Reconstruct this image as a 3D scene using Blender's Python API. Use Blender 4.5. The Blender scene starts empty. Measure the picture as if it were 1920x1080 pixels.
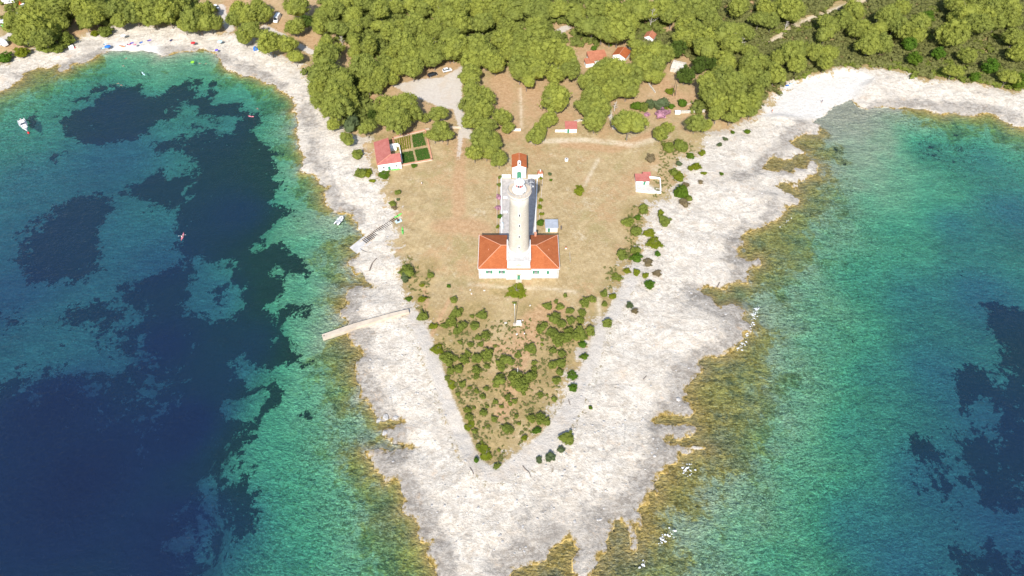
import bpy, bmesh, math, random
import numpy as np
from mathutils import Vector, Matrix
rnd = random.Random(7); nprng = np.random.default_rng(5)
R = math.radians
scn = bpy.context.scene; col = scn.collection
# ------------------------------------------------------------------ camera, world, sun, exposure
CAMZ = 187.0; PITCH = 50.7; FPX = 1280.0
cd = bpy.data.cameras.new('camera'); cam = bpy.data.objects.new('camera', cd); col.objects.link(cam)
cam.location = (0, 0, CAMZ); cam.rotation_euler = (R(90-PITCH), 0, 0)
cd.sensor_width = 36; cd.lens = 36*FPX/1920; cd.clip_start = 1; cd.clip_end = 20000
scn.camera = cam
SUN_EL = 41.5; TRAVEL = Vector((5.0, 40.3, -35.9)).normalized()
w = bpy.data.worlds.new("World"); scn.world = w; w.use_nodes = True
nt = w.node_tree; nt.nodes.clear()
sky = nt.nodes.new('ShaderNodeTexSky'); sky.sky_type = 'NISHITA'; sky.sun_disc = False
sky.sun_elevation = R(SUN_EL); sky.sun_rotation = R(187)
bg = nt.nodes.new('ShaderNodeBackground'); bg.inputs[1].default_value = 0.135
wo = nt.nodes.new('ShaderNodeOutputWorld'); nt.links.new(sky.outputs[0], bg.inputs[0]); nt.links.new(bg.outputs[0], wo.inputs[0])
sd = bpy.data.lights.new('sun', 'SUN'); sd.energy = 4.4; sd.angle = R(0.5); sd.color = (1, .965, .90)
so = bpy.data.objects.new('sun', sd); col.objects.link(so); so.rotation_euler = TRAVEL.to_track_quat('-Z', 'Y').to_euler()
scn.view_settings.view_transform = 'Standard'; scn.view_settings.look = 'None'
scn.view_settings.exposure = 0.58; scn.view_settings.gamma = 1
scn.render.engine = 'CYCLES'
scn.cycles.max_bounces = 6; scn.cycles.transparent_max_bounces = 12; scn.cycles.caustics_reflective = False; scn.cycles.caustics_refractive = False

# ------------------------------------------------------------------ tracing: photo pixel (1920x1080) -> world
def ray(px, py):
    px = np.asarray(px, float); py = np.asarray(py, float)
    cx = (px-960)/FPX; cy = (540-py)/FPX
    p = R(PITCH); c, s = math.cos(p), math.sin(p)
    return cx, c+cy*s, -s+cy*c
def P(px, py, z=0.0):
    dx, dy, dz = ray(px, py); t = (z-CAMZ)/dz
    return dx*t, dy*t
# ---- coastline (edge of the dry rock), photo pixels
COAST = [(-260,300),(-120,235),(-40,196),(0,172),(37,152),(50,135),(75,126),(107,123),(110,135),(130,132),(152,120),(175,112),(190,101),(212,95),(237,94),(265,94),(290,99),(302,107),(325,102),(360,98),(375,93),(400,100),(405,107),(415,118),(431,135),(464,143),(493,156),(518,168),(535,177),(547,185),(545,206),(554,214),(556,227),(554,247),(558,264),(564,285),(568,311),(579,326),(595,340),(606,349),(618,351),(604,363),(606,378),(620,390),(641,403),(658,399),(662,413),(670,430),(681,447),(660,465),(670,478),(652,492),(650,497),(667,517),(680,511),(684,522),(703,536),(669,536),(647,558),(647,578),(638,581),(653,603),(652,630),(675,661),(680,669),(667,697),(675,722),(672,747),(700,770),(730,785),(757,790),(735,800),(715,807),(725,822),(755,835),(782,840),(750,841),(715,840),(682,845),(700,872),(709,886),(721,905),(747,901),(752,920),(752,961),(770,969),(787,986),(781,999),(796,1018),(809,1020),(798,1040),(811,1059),(819,1076),(822,1120),(850,1180),(900,1190),(945,1150),(955,1085),(962,1069),(992,1063),(1020,1054),(1030,1033),(1048,1020),(1062,1008),(1075,1018),(1086,1027),(1075,1046),(1077,1075),(1085,1100),(1105,1085),(1115,1076),(1122,1054),(1139,1033),(1130,1018),(1145,999),(1150,982),(1152,971),(1164,976),(1177,995),(1181,1033),(1194,1033),(1190,999),(1186,982),(1211,999),(1205,976),(1203,965),(1190,956),(1216,946),(1219,920),(1235,933),(1235,920),(1226,907),(1241,884),(1254,893),(1254,882),(1250,873),(1267,869),(1275,850),(1290,852),(1325,838),(1285,840),(1260,830),(1243,825),(1275,825),(1287,820),(1300,815),(1305,802),(1275,797),(1255,795),(1225,790),(1240,781),(1275,780),(1295,782),(1305,770),(1280,747),(1290,740),(1282,730),(1295,717),(1310,700),(1322,690),(1305,682),(1325,671),(1350,668),(1372,660),(1380,647),(1394,636),(1408,622),(1392,600),(1403,586),(1372,567),(1350,575),(1333,555),(1311,544),(1333,540),(1364,544),(1375,530),(1405,530),(1403,511),(1428,497),(1422,483),(1383,480),(1394,461),(1403,436),(1438,422),(1465,406),(1475,395),(1498,379),(1480,363),(1459,351),(1461,342),(1480,345),(1500,359),(1498,342),(1517,332),(1530,326),(1527,305),(1519,299),(1505,317),(1490,313),(1486,322),(1465,318),(1434,315),(1440,301),(1452,292),(1469,301),(1490,290),(1511,290),(1500,280),(1484,267),(1494,257),(1519,253),(1536,251),(1538,234),(1525,230),(1532,222),(1550,215),(1552,207),(1565,199),(1592,188),(1597,188),(1607,200),(1637,202),(1666,202),(1687,205),(1724,205),(1749,212),(1780,212),(1812,217),(1860,214),(1878,225),(1895,235),(1920,242),(2050,275),(2300,330)]
def fractal(pts, amp, it, seed):
    g = np.random.default_rng(seed); pts = [np.array(p, float) for p in pts]
    for _ in range(it):
        out = []
        for a, b in zip(pts[:-1], pts[1:]):
            d = b-a; L = np.hypot(*d); out.append(a)
            if 1.2 < L < 60:
                n = np.array([-d[1], d[0]])/L
                out.append((a+b)/2+n*g.normal()*amp*L)
        out.append(pts[-1]); pts = out
    return np.array(pts)
cw = np.array([P(x, y, 0.0) for x, y in COAST])
cw = fractal(cw, .13, 2, 3)
cw = np.vstack([[-5000, cw[0][1]-800], cw, [5000, cw[-1][1]-800], [5000, 9000], [-5000, 9000]])
def sdf_raw(X, Y, seg, closed, segin):
    d2 = np.full(X.shape, 1e18); ins = np.zeros(X.shape, bool)
    for ax, ay, bx, by in seg:
        ex, ey = bx-ax, by-ay; L = ex*ex+ey*ey+1e-12
        t = np.clip(((X-ax)*ex+(Y-ay)*ey)/L, 0, 1)
        qx = X-ax-t*ex; qy = Y-ay-t*ey
        np.minimum(d2, qx*qx+qy*qy, out=d2)
    if closed:
        for ax, ay, bx, by in segin:
            if ay != by: ins ^= ((ay > Y) != (by > Y)) & (X < (bx-ax)*(Y-ay)/(by-ay)+ax)
    d = np.sqrt(d2)
    return np.where(ins, d, -d) if closed else -d
def sdf(X, Y, poly, closed=True):
    X = np.asarray(X, float).ravel(); Y = np.asarray(Y, float).ravel()
    poly = np.asarray(poly, float); nxt = np.roll(poly, -1, 0)
    seg = np.hstack([poly, nxt]); seg = seg if closed else seg[:-1]
    if len(X) < 3000 or len(seg) < 12: return sdf_raw(X, Y, seg, closed, seg)
    res = np.empty(X.shape); T = 30.0
    cx = np.clip(np.floor(X/T), -30, 30).astype(int); cy = np.clip(np.floor(Y/T), -30, 30).astype(int)
    key = (cx+40)*200+cy+40; order = np.argsort(key, kind='stable'); ks = key[order]
    cuts = np.flatnonzero(np.diff(ks))+1
    for ii in np.split(order, cuts):
        x, y = X[ii], Y[ii]; mx, my = (x.min()+x.max())/2, (y.min()+y.max())/2
        rad = math.hypot(x.max()-x.min(), y.max()-y.min())/2
        ex = seg[:, 2]-seg[:, 0]; ey = seg[:, 3]-seg[:, 1]
        t = np.clip(((mx-seg[:, 0])*ex+(my-seg[:, 1])*ey)/(ex*ex+ey*ey+1e-12), 0, 1)
        dd = np.hypot(mx-seg[:, 0]-t*ex, my-seg[:, 1]-t*ey)
        s1 = seg[dd <= dd.min()+2*rad+.01]
        lo = np.minimum(seg[:, 1], seg[:, 3]); hi = np.maximum(seg[:, 1], seg[:, 3])
        res[ii] = sdf_raw(x, y, s1, closed, seg[(lo <= y.max()) & (hi >= y.min())])
    return res
def vnoise(X, Y, s, seed):
    g = np.random.default_rng(seed).random((256, 256))
    x = np.asarray(X)/s; y = np.asarray(Y)/s
    xi = np.floor(x).astype(int); yi = np.floor(y).astype(int); fx = x-xi; fy = y-yi
    fx = fx*fx*(3-2*fx); fy = fy*fy*(3-2*fy)
    a = g[xi % 256, yi % 256]; b = g[(xi+1) % 256, yi % 256]; c = g[xi % 256, (yi+1) % 256]; d = g[(xi+1) % 256, (yi+1) % 256]
    return (a*(1-fx)+b*fx)*(1-fy)+(c*(1-fx)+d*fx)*fy-.5
# ---- depth control points (photo px, metres)
DEP = [(300,130,2.6),(60,150,1.2),(60,200,3.2),(40,250,5.0),(120,180,5),(200,200,8),(200,300,10),(50,350,8),(60,450,10),(300,500,12),(0,560,13),(40,660,8),(120,650,8),(210,675,9.5),(150,900,26),(100,760,24),(350,800,22),(300,650,16),(350,1000,24),
 (400,560,9),(450,700,11),(450,400,10),(430,250,6),(520,250,2.6),(540,350,3),(580,430,1.6),(600,480,1.5),(560,470,3.6),(540,540,2.8),(480,640,9),(590,610,1.9),(600,700,1.9),(570,760,2.6),(500,720,3.4),(480,860,3.8),(560,900,3.5),(620,980,2.9),(440,1000,8),(540,1060,4.4),(660,1060,2.2),(650,860,1.6),(690,970,1.3),(640,800,1.6),(620,660,1.0),(640,560,.8),(590,560,2.6),(620,440,1.4),(350,200,5),(640,640,.8),
 (1590,215,.2),(1580,240,.35),(1615,240,.5),(1650,265,.9),(1600,290,.8),(1600,330,1.1),(1690,315,1.9),(1770,360,3.0),(1850,425,5.2),(1735,268,5.5),(1560,330,.9),(1710,232,1.5),(1760,290,4.6),(1850,300,5.5),(1900,260,2.5),(1900,400,8.5),(1800,420,7.5),(1640,380,2.1),(1680,430,4.0),(1550,380,1.4),(1540,440,1.6),(1620,520,4.0),(1720,560,6.5),(1850,560,9.5),(1500,560,1.5),(1460,600,1.0),(1560,640,2.7),(1650,700,5.2),(1760,700,8.5),(1880,800,11),(1900,1000,13),(1750,900,9.5),(1600,800,4.8),(1500,740,1.6),(1420,700,.7),(1370,780,.5),(1350,860,.6),(1430,840,1.5),(1500,900,2.7),(1400,950,1.5),(1300,960,.6),(1350,1040,1.8),(1270,1040,.7),(1450,1060,3.6),(1600,980,6.8),(1700,1060,9.5),(1240,1075,1.2),(1060,1060,.3),(1160,1000,.35),(1480,480,.9),(1470,310,.4),(1560,290,.9),(1540,340,1.0)]
dp = np.array([(*P(x, y, 0.0), d) for x, y, d in DEP])
def depth_at(X, Y, sdc):
    X = np.asarray(X, float).ravel(); Y = np.asarray(Y, float).ravel()
    num = np.zeros(X.shape); den = np.zeros(X.shape)
    for x, y, d in dp:
        wgt = 1/((X-x)**2+(Y-y)**2+60)**1.6
        num += wgt*math.log(d); den += wgt
    D = np.exp(num/den)
    off = np.maximum(-sdc, 0)
    far = np.hypot(X, Y-180)
    D = np.where(far > 420, D+(far-420)*.05, D)
    return .10+D*(1-np.exp(-off/7.0))
BEACH = [(220,96),(265,92),(300,98),(240,75),(380,90),(400,98)]
beachL = np.array([P(x, y, .5) for x, y in [(200,98),(300,103),(300,84),(215,80)]])
beachR = np.array([P(x, y, .5) for x, y in [(1425,222),(1440,190),(1480,155),(1590,132),(1640,150),(1600,186),(1560,203),(1545,222),(1500,222)]])
def H(X, Y, sdc=None):
    X = np.asarray(X, float).ravel(); Y = np.asarray(Y, float).ravel()
    if sdc is None: sdc = sdf(X, Y, cw)
    land = .16+2.55*(1-np.exp(-np.maximum(sdc, 0)/17))
    rough = np.clip(sdc/4, 0, 1)*np.clip(1.6-sdc/28, .0, 1)
    land += rough*(vnoise(X, Y, 6, 1)*.7+vnoise(X, Y, 2.3, 2)*.35+vnoise(X+.6*Y, Y*1.8, 1.1, 3)*.18)
    land += np.clip((Y-260)/160, 0, 1.4)**1.5*5*np.clip((sdc-10)/60, 0, 1)
    bd = np.clip(sdf(X, Y, beachR)/3, 0, 1)
    land = land*(1-bd)+bd*(.05+1.6*(1-np.exp(-np.maximum(sdc, 0)/22)))
    land = np.maximum(land, .05)
    dep = depth_at(X, Y, sdc)
    dep = dep+np.clip(-sdc/3, 0, 1)*np.clip(dep/1.5, .15, 1)*(vnoise(X, Y, 5, 4)*.5+vnoise(X, Y, 1.7, 5)*.25)
    dep = np.maximum(dep, .06)
    return np.where(sdc > 0, land, -dep)
GRID = None
def Hq(x, y):
    if GRID is None: return H(x, y)
    gx, gy, Z = GRID; x = np.asarray(x, float); y = np.asarray(y, float)
    i = np.clip(np.searchsorted(gx, x)-1, 0, len(gx)-2); j = np.clip(np.searchsorted(gy, y)-1, 0, len(gy)-2)
    u = (x-gx[i])/(gx[i+1]-gx[i]); v = (y-gy[j])/(gy[j+1]-gy[j])
    return (Z[j, i]*(1-u)+Z[j, i+1]*u)*(1-v)+(Z[j+1, i]*(1-u)+Z[j+1, i+1]*u)*v
def Gv(px, py, up=0.0, it=4):
    px = np.asarray(px, float); py = np.asarray(py, float); z = np.full(px.shape, 2.5)
    for _ in range(it):
        x, y = P(px, py, z+up); z = Hq(x, y)
    return x, y, z
def G(px, py, up=0.0):
    x, y, z = Gv([px], [py], up); return float(x[0]), float(y[0]), float(z[0])
def polyG(pts, sea=False):
    a = np.array(pts, float); x, y, z = Gv(a[:, 0], a[:, 1]); return np.stack([x, y], 1)
# ------------------------------------------------------------------ node helpers
class NT:
    def __init__(s, name):
        s.m = bpy.data.materials.new(name); s.m.use_nodes = True; s.t = s.m.node_tree; s.t.nodes.clear()
        s.out = s.n('ShaderNodeOutputMaterial')
    def n(s, typ, **k):
        nd = s.t.nodes.new(typ)
        for a, b in k.items(): setattr(nd, a, b)
        return nd
    def set(s, sock, v):
        if isinstance(v, bpy.types.NodeSocket): s.t.links.new(v, sock)
        elif isinstance(v, (tuple, list)):
            sock.default_value = (*v, 1) if len(v) == 3 and sock.type == 'RGBA' else v
        else: sock.default_value = v
    def attr(s, name): return s.n('ShaderNodeAttribute', attribute_name=name).outputs['Fac']
    def pos(s, sx=1, sy=1, sz=1, rz=0):
        g = s.n('ShaderNodeTexCoord').outputs['Object']
        if (sx, sy, sz, rz) == (1, 1, 1, 0): return g
        mp = s.n('ShaderNodeMapping'); s.set(mp.inputs[0], g); mp.inputs['Scale'].default_value = (sx, sy, sz); mp.inputs['Rotation'].default_value = (0, 0, rz)
        return mp.outputs[0]
    def noise(s, scale, detail=3, rough=.55, vec=None, dist=0):
        nd = s.n('ShaderNodeTexNoise'); s.set(nd.inputs['Vector'], vec or s.pos())
        nd.inputs['Scale'].default_value = scale; nd.inputs['Detail'].default_value = detail; nd.inputs['Roughness'].default_value = rough; nd.inputs['Distortion'].default_value = dist
        return nd.outputs['Fac']
    def vor(s, scale, feature='F1', vec=None):
        nd = s.n('ShaderNodeTexVoronoi', feature=feature); s.set(nd.inputs['Vector'], vec or s.pos()); nd.inputs['Scale'].default_value = scale
        return nd.outputs['Distance']
    def math(s, op, a, b=0.0, c=None, clamp=False):
        nd = s.n('ShaderNodeMath', operation=op, use_clamp=clamp); s.set(nd.inputs[0], a); s.set(nd.inputs[1], b)
        if c is not None: s.set(nd.inputs[2], c)
        return nd.outputs[0]
    def sm(s, x, lo, hi, a=0.0, b=1.0, kind='SMOOTHSTEP'):
        nd = s.n('ShaderNodeMapRange', interpolation_type=kind)
        s.set(nd.inputs['Value'], x); s.set(nd.inputs['From Min'], lo); s.set(nd.inputs['From Max'], hi); s.set(nd.inputs['To Min'], a); s.set(nd.inputs['To Max'], b)
        return nd.outputs['Result']
    def mix(s, f, a, b, bt='MIX'):
        nd = s.n('ShaderNodeMix', data_type='RGBA', blend_type=bt); s.set(nd.inputs['Factor'], f); s.set(nd.inputs[6], a); s.set(nd.inputs[7], b)
        return nd.outputs[2]
    def ramp(s, f, stops, interp='LINEAR'):
        nd = s.n('ShaderNodeValToRGB'); cr = nd.color_ramp; cr.interpolation = interp
        while len(cr.elements) < len(stops): cr.elements.new(.5)
        for e, (p, c) in zip(cr.elements, stops): e.position = p; e.color = (*c, 1)
        s.set(nd.inputs[0], f); return nd.outputs[0]
    def bump(s, h, strength=.5, dist=.1, normal=None):
        nd = s.n('ShaderNodeBump'); nd.inputs['Strength'].default_value = strength; nd.inputs['Distance'].default_value = dist; s.set(nd.inputs['Height'], h)
        if normal is not None: s.set(nd.inputs['Normal'], normal)
        return nd.outputs[0]
    def bsdf(s, color, rough=.8, normal=None, spec=.3, metal=0, **k):
        b = s.n('ShaderNodeBsdfPrincipled'); s.set(b.inputs['Base Color'], color); s.set(b.inputs['Roughness'], rough)
        b.inputs['Specular IOR Level'].default_value = spec; b.inputs['Metallic'].default_value = metal
        if normal is not None: s.set(b.inputs['Normal'], normal)
        return b
    def fin(s, sh): s.t.links.new(sh.outputs[0], s.out.inputs[0]); return s.m
def varied(name, c, amt=.18, scale=1.2, rough=.8, spec=.3, metal=0, bumpy=0, bs=8):
    t = NT(name); n = t.noise(scale, 4, .6)
    f = t.sm(n, .3, .7)
    a = tuple(x*(1-amt) for x in c); b = tuple(min(1, x*(1+amt)) for x in c)
    cc = t.mix(f, a, b)
    nm = t.bump(t.noise(bs, 3), .5, bumpy) if bumpy else None
    return t.fin(t.bsdf(cc, rough, nm, spec, metal))
# ------------------------------------------------------------------ ground material
def ground_material():
    t = NT('ground')
    sc = t.attr('sd_coast'); sv = t.attr('sd_veg'); spth = t.attr('sd_path'); soil = t.attr('soil'); grass_s = t.attr('seagrass')
    olive = t.attr('olive'); beach = t.attr('beach'); alg = t.attr('sd_algae'); grey = t.attr('grey'); court = t.attr('pale')
    nA = t.noise(.045, 5, .65); nB = t.noise(.22, 6, .75); nC = t.noise(.75, 4, .75); nD = t.noise(1.25, 2, .6)
    fine = t.noise(.62, 5, .9)
    cB = t.sm(nB, .32, .68, -1.0, 1.0, 'LINEAR'); cA = t.sm(nA, .32, .68, -1.0, 1.0, 'LINEAR'); cC = t.sm(nC, .3, .7, -1.0, 1.0, 'LINEAR')
    M = lambda a, b: t.math('MULTIPLY', a, b)
    S = lambda a, b: t.math('ADD', a, b)
    # bare limestone
    strata = t.noise(.50, 6, .85, t.pos(.55, 1.05, 1, R(-26)), .5)
    cS = t.sm(strata, .3, .7, -1.0, 1.0, 'LINEAR')
    rock = t.mix(t.sm(S(M(cB, .55), S(M(cS, .5), M(cC, .5))), -.95, .75), (.45, .385, .31), (.73, .665, .575))
    rock = t.mix(M(t.sm(S(cA, M(cB, .8)), .45, 1.3), .5), rock, (.46, .385, .30))
    near = t.sm(sc, .6, 8.0, .42, 0.0)
    gm = S(S(near, M(grey, .60)), S(M(cA, .34), M(cB, .50)))
    gm = t.sm(S(gm, M(cC, .26)), .34, .84)
    rock = t.mix(M(gm, .85), rock, t.mix(t.sm(S(cC, cS), -.8, .8), (.20, .175, .15), (.41, .37, .325)))
    wn = t.n('ShaderNodeTexNoise'); t.set(wn.inputs['Vector'], t.pos()); wn.inputs['Scale'].default_value = .12; wn.inputs['Detail'].default_value = 4
    wv_ = t.n('ShaderNodeVectorMath', operation='MULTIPLY_ADD'); t.set(wv_.inputs[0], wn.outputs['Color']); wv_.inputs[1].default_value = (7, 7, 0); t.set(wv_.inputs[2], t.pos(.55, 1.5, 1, R(-28)))
    wv2_ = t.n('ShaderNodeVectorMath', operation='MULTIPLY_ADD'); t.set(wv2_.inputs[0], wn.outputs['Color']); wv2_.inputs[1].default_value = (9, 9, 0); t.set(wv2_.inputs[2], t.pos(1.3, .5, 1, R(-20)))
    crack = t.sm(t.vor(.085, 'DISTANCE_TO_EDGE', wv_.outputs[0]), .0, .045, 1.0, 0.0); crack2 = t.sm(t.vor(.17, 'DISTANCE_TO_EDGE', wv2_.outputs[0]), .0, .05, 1.0, 0.0)
    rock = t.mix(M(M(crack, t.sm(cC, -.6, .5)), .38), rock, (.20, .17, .14))
    rock = t.mix(M(M(crack2, t.sm(cB, -.2, .5)), .36), rock, (.24, .21, .17))
    slab = t.n('ShaderNodeTexVoronoi', feature='F1'); t.set(slab.inputs['Vector'], wv_.outputs[0]); slab.inputs['Scale'].default_value = .085
    sl_ = t.n('ShaderNodeSeparateColor'); t.set(sl_.inputs[0], slab.outputs['Color']); rock = t.mix(M(t.sm(sl_.outputs[0], .45, .9), .20), rock, (.44, .395, .345))
    pits = M(t.sm(fine, .53, .68), t.sm(cB, -.8, .5, .15, 1.0))
    rock = t.mix(M(pits, .72), rock, (.27, .215, .16))
    lines = M(t.sm(strata, .60, .70), t.sm(cA, -.2, .6))
    rock = t.mix(M(lines, .35), rock, (.33, .28, .23))
    rock = t.mix(M(t.sm(t.noise(.16, 5, .8), .57, .70), .5), rock, (.52, .36, .23))
    spots = M(t.sm(nD, .66, .72), t.sm(t.noise(.07, 3), .48, .6))
    rock = t.mix(M(spots, .85), rock, (.17, .13, .07))
    sandb = t.mix(t.sm(nC, .3, .7), (.58, .54, .485), (.68, .645, .60))
    rock = t.mix(beach, rock, sandb)
    fr = t.sm(S(sc, S(M(cB, 1.6), M(cC, .7))), -.2, .9, 1.0, 0.0)
    fr = M(fr, t.math('SUBTRACT', 1.0, beach))
    rock = t.mix(fr, rock, t.mix(t.sm(cC, -.6, .6), (.17, .12, .03), (.46, .32, .11)))
    # dry grass
    gr = t.mix(t.sm(cB, -.9, .9), (.345, .25, .125), (.475, .36, .20))
    gr = t.mix(M(t.sm(t.noise(.06, 5, .75), .50, .62), .65), gr, (.44, .275, .145))
    gr = t.mix(M(t.sm(t.noise(.08, 5, .75), .52, .64), .6), gr, (.31, .26, .115))
    gr = t.mix(M(t.sm(t.noise(.1, 5, .85, t.pos(1, 1, 1, 1.1)), .56, .68), .65), gr, (.56, .47, .33))
    gr = t.mix(t.sm(fine, .35, .75, 0.0, .55), gr, (.22, .155, .07))
    gr = t.mix(M(t.sm(nD, .5, .75), .35), gr, (.56, .46, .30))
    ol = t.sm(S(olive, S(M(cB, .35), M(cC, .25))), .35, .95)
    gr = t.mix(M(ol, .8), gr, t.mix(t.sm(S(cC, M(cB, .8)), -.9, .9), (.21, .165, .06), (.38, .275, .13)))
    so_ = t.sm(S(soil, S(M(cB, .28), M(cC, .12))), .2, 1.0)
    gr = t.mix(M(so_, .85), gr, t.mix(t.sm(cC, -.8, .8), (.36, .215, .11), (.48, .315, .18)))
    vegm = t.sm(S(sv, S(M(cB, 4.2), M(cC, 2.2))), -1.0, 1.2)
    gr = t.mix(M(t.attr('faint'), t.sm(S(cC, cB), -1.4, .9, .15, .75)), gr, (.62, .53, .40))
    land = t.mix(vegm, rock, gr)
    pth = t.mix(t.sm(cC, -.9, .9), (.49, .44, .385), (.565, .515, .455))
    pth = t.mix(M(t.sm(t.noise(.15, 4, .7), .5, .66), .45), pth, (.50, .40, .30))
    pm = t.sm(S(spth, S(M(cC, .5), M(cB, .5))), -.6, .5)
    land = t.mix(M(pm, .9), land, pth)
    edge = M(M(t.sm(spth, -2.6, -1.4), t.sm(spth, -.2, .2, 1.0, 0.0)), t.sm(t.noise(.7, 4, .8), .53, .62))
    land = t.mix(M(edge, .8), land, (.22, .17, .08))
    land = t.mix(court, land, t.mix(t.sm(nC, .3, .7), (.50, .45, .40), (.62, .58, .53)))
    # sea bed
    cA2 = t.sm(t.noise(.05, 6, .7, None, .6), .32, .68, -1.0, 1.0, 'LINEAR')
    sand = t.mix(t.sm(cB, -.9, .9), (.56, .53, .42), (.76, .72, .58))
    cob = t.sm(S(t.noise(.85, 3, .9, None, .8), S(M(cB, .05), M(cA2, .05))), .45, .56)  # cobble tones doubling as caustic light mottling painted into the bed
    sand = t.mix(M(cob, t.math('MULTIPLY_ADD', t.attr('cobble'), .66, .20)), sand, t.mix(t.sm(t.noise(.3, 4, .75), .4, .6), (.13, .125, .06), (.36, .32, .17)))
    spk = t.sm(t.noise(1.15, 2, .7), .57, .66)  # bright caustic and wave-glint specks painted into the bed colour
    sand = t.mix(M(spk, .75), sand, (.88, .86, .66))
    golden = t.mix(t.sm(t.noise(.55, 6, .9, None, .25), .38, .60), (.25, .165, .025), (.76, .54, .18))
    golden = t.mix(M(t.sm(cB, .1, .9), .65), golden, (.20, .165, .045))
    golden = t.mix(M(t.sm(t.noise(.3, 5, .8, t.pos(1.5, .5, 1, .6)), .56, .66), .6), golden, (.62, .47, .20))
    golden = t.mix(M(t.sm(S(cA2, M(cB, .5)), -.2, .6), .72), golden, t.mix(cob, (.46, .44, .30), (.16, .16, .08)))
    golden = t.mix(M(spk, .45), golden, (.80, .70, .42))
    golden = t.mix(M(t.sm(sc, -5.0, .0), t.sm(S(cB, M(cC, .6)), -.6, .6, .1, .75)), golden, (.66, .46, .17))
    cA3 = t.sm(t.noise(.10, 5, .75, None, .9), .32, .68, -1.0, 1.0, 'LINEAR')
    am = t.sm(S(alg, S(S(M(cB, 5.0), M(cA2, 9.0)), M(cA3, 8.0))), -6.0, 4.0)
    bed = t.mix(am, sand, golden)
    sg = S(grass_s, S(M(cA2, .30), S(M(cB, .36), M(cC, .12))))
    sgm = t.sm(sg, .44, .56)
    bed = t.mix(M(sgm, .97), bed, (.012, .018, .012))
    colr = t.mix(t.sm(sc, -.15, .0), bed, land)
    h = t.math('ADD', t.math('MULTIPLY', fine, .9), t.math('ADD', t.math('MULTIPLY', nC, .7), t.math('MULTIPLY', strata, .35)))
    hm = t.math('MULTIPLY', h, t.sm(sv, -2, 3, 1.0, .45))
    nrm = t.bump(hm, .8, .7)
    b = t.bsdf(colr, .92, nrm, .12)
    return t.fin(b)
def water_material():
    t = NT('water')
    d = t.attr('depth')
    f = t.math('DIVIDE', d, 26.0)
    f = t.math('POWER', f, .5)
    def q(dm): return min(1, math.sqrt(dm/26.0))
    # two-way transmission (value stored is its square root; the sun crosses the sheet once, the view once)
    T = [(0, (1, 1, 1)), (.3, (.86, .95, .90)), (1, (.60, .94, .76)), (2, (.31, .86, .61)), (3.5, (.135, .66, .46)), (5.5, (.07, .40, .37)), (8, (.04, .23, .30)), (12, (.021, .115, .20)), (17, (.010, .040, .092)), (26, (.002, .008, .02))]
    tr = t.ramp(f, [(q(a), tuple(math.sqrt(x) for x in c)) for a, c in T])
    B = [(0, (0, 0, 0)), (1, (.005, .010, .009)), (3.5, (.007, .021, .024)), (8, (.0075, .022, .042)), (14, (.0075, .018, .048)), (26, (.0075, .0155, .043))]
    bs = t.ramp(f, [(q(a), c) for a, c in B])
    wv = t.noise(.9, 4, .65, t.pos(.8, 1.15, 1, R(12)), .6)
    wv2 = t.noise(.16, 4, .6, t.pos(.8, 1.2, 1, R(-20)))
    nrm = t.bump(t.math('ADD', wv, t.math('MULTIPLY', wv2, 1.5)), .9, .30)
    # slicks: long soft bands where wind has left the skin rougher
    tb = t.n('ShaderNodeBsdfTransparent'); t.set(tb.inputs[0], tr)
    df = t.n('ShaderNodeBsdfDiffuse'); t.set(df.inputs[0], bs); t.set(df.inputs['Normal'], nrm)
    ad = t.n('ShaderNodeAddShader'); t.t.links.new(tb.outputs[0], ad.inputs[0]); t.t.links.new(df.outputs[0], ad.inputs[1])
    gl = t.n('ShaderNodeBsdfGlossy'); gl.inputs['Roughness'].default_value = .14; t.set(gl.inputs['Normal'], nrm)
    fr = t.n('ShaderNodeFresnel'); fr.inputs[0].default_value = 1.33; t.set(fr.inputs['Normal'], nrm)
    mx = t.n('ShaderNodeMixShader'); t.set(mx.inputs[0], fr.outputs[0]); t.t.links.new(ad.outputs[0], mx.inputs[1]); t.t.links.new(gl.outputs[0], mx.inputs[2])
    t.t.links.new(mx.outputs[0], t.out.inputs[0]); return t.m
# ------------------------------------------------------------------ ground masks (traced outlines, taken to the world)
VEG = [(-260,180),(-80,150),(0,122),(30,105),(60,95),(120,80),(180,60),(230,42),(270,46),(330,49),(400,52),(440,62),(500,97),(540,112),(562,130),(582,170),(602,197),(622,217),(642,243),(662,255),(690,287),(705,322),(720,350),(728,385),(745,408),(738,450),(742,480),(748,515),(762,545),(770,580),(790,600),(802,640),(820,680),(826,720),(845,770),(865,820),(876,850),(905,872),(930,884),(945,875),(965,850),(990,835),(1015,815),(1035,790),(1038,765),(1055,740),(1062,700),(1090,690),(1098,650),(1110,612),(1140,590),(1150,560),(1170,520),(1165,500),(1205,470),(1195,440),(1222,400),(1215,380),(1250,372),(1270,345),(1285,330),(1265,312),(1290,290),(1318,270),(1350,250),(1400,228),(1428,208),(1455,177),(1490,152),(1540,140),(1590,126),(1640,129),(1700,136),(1780,150),(1850,162),(1920,168),(2050,180),(2400,200)]
vw = polyG(VEG); vw = fractal(vw, .12, 2, 9)
vw = np.vstack([[-5000, vw[0][1]], vw, [5000, vw[-1][1]], [5000, 9000], [-5000, 9000]])
def line(pts, wd):  # polyline of half width wd
    return (polyG(pts), wd)
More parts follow.
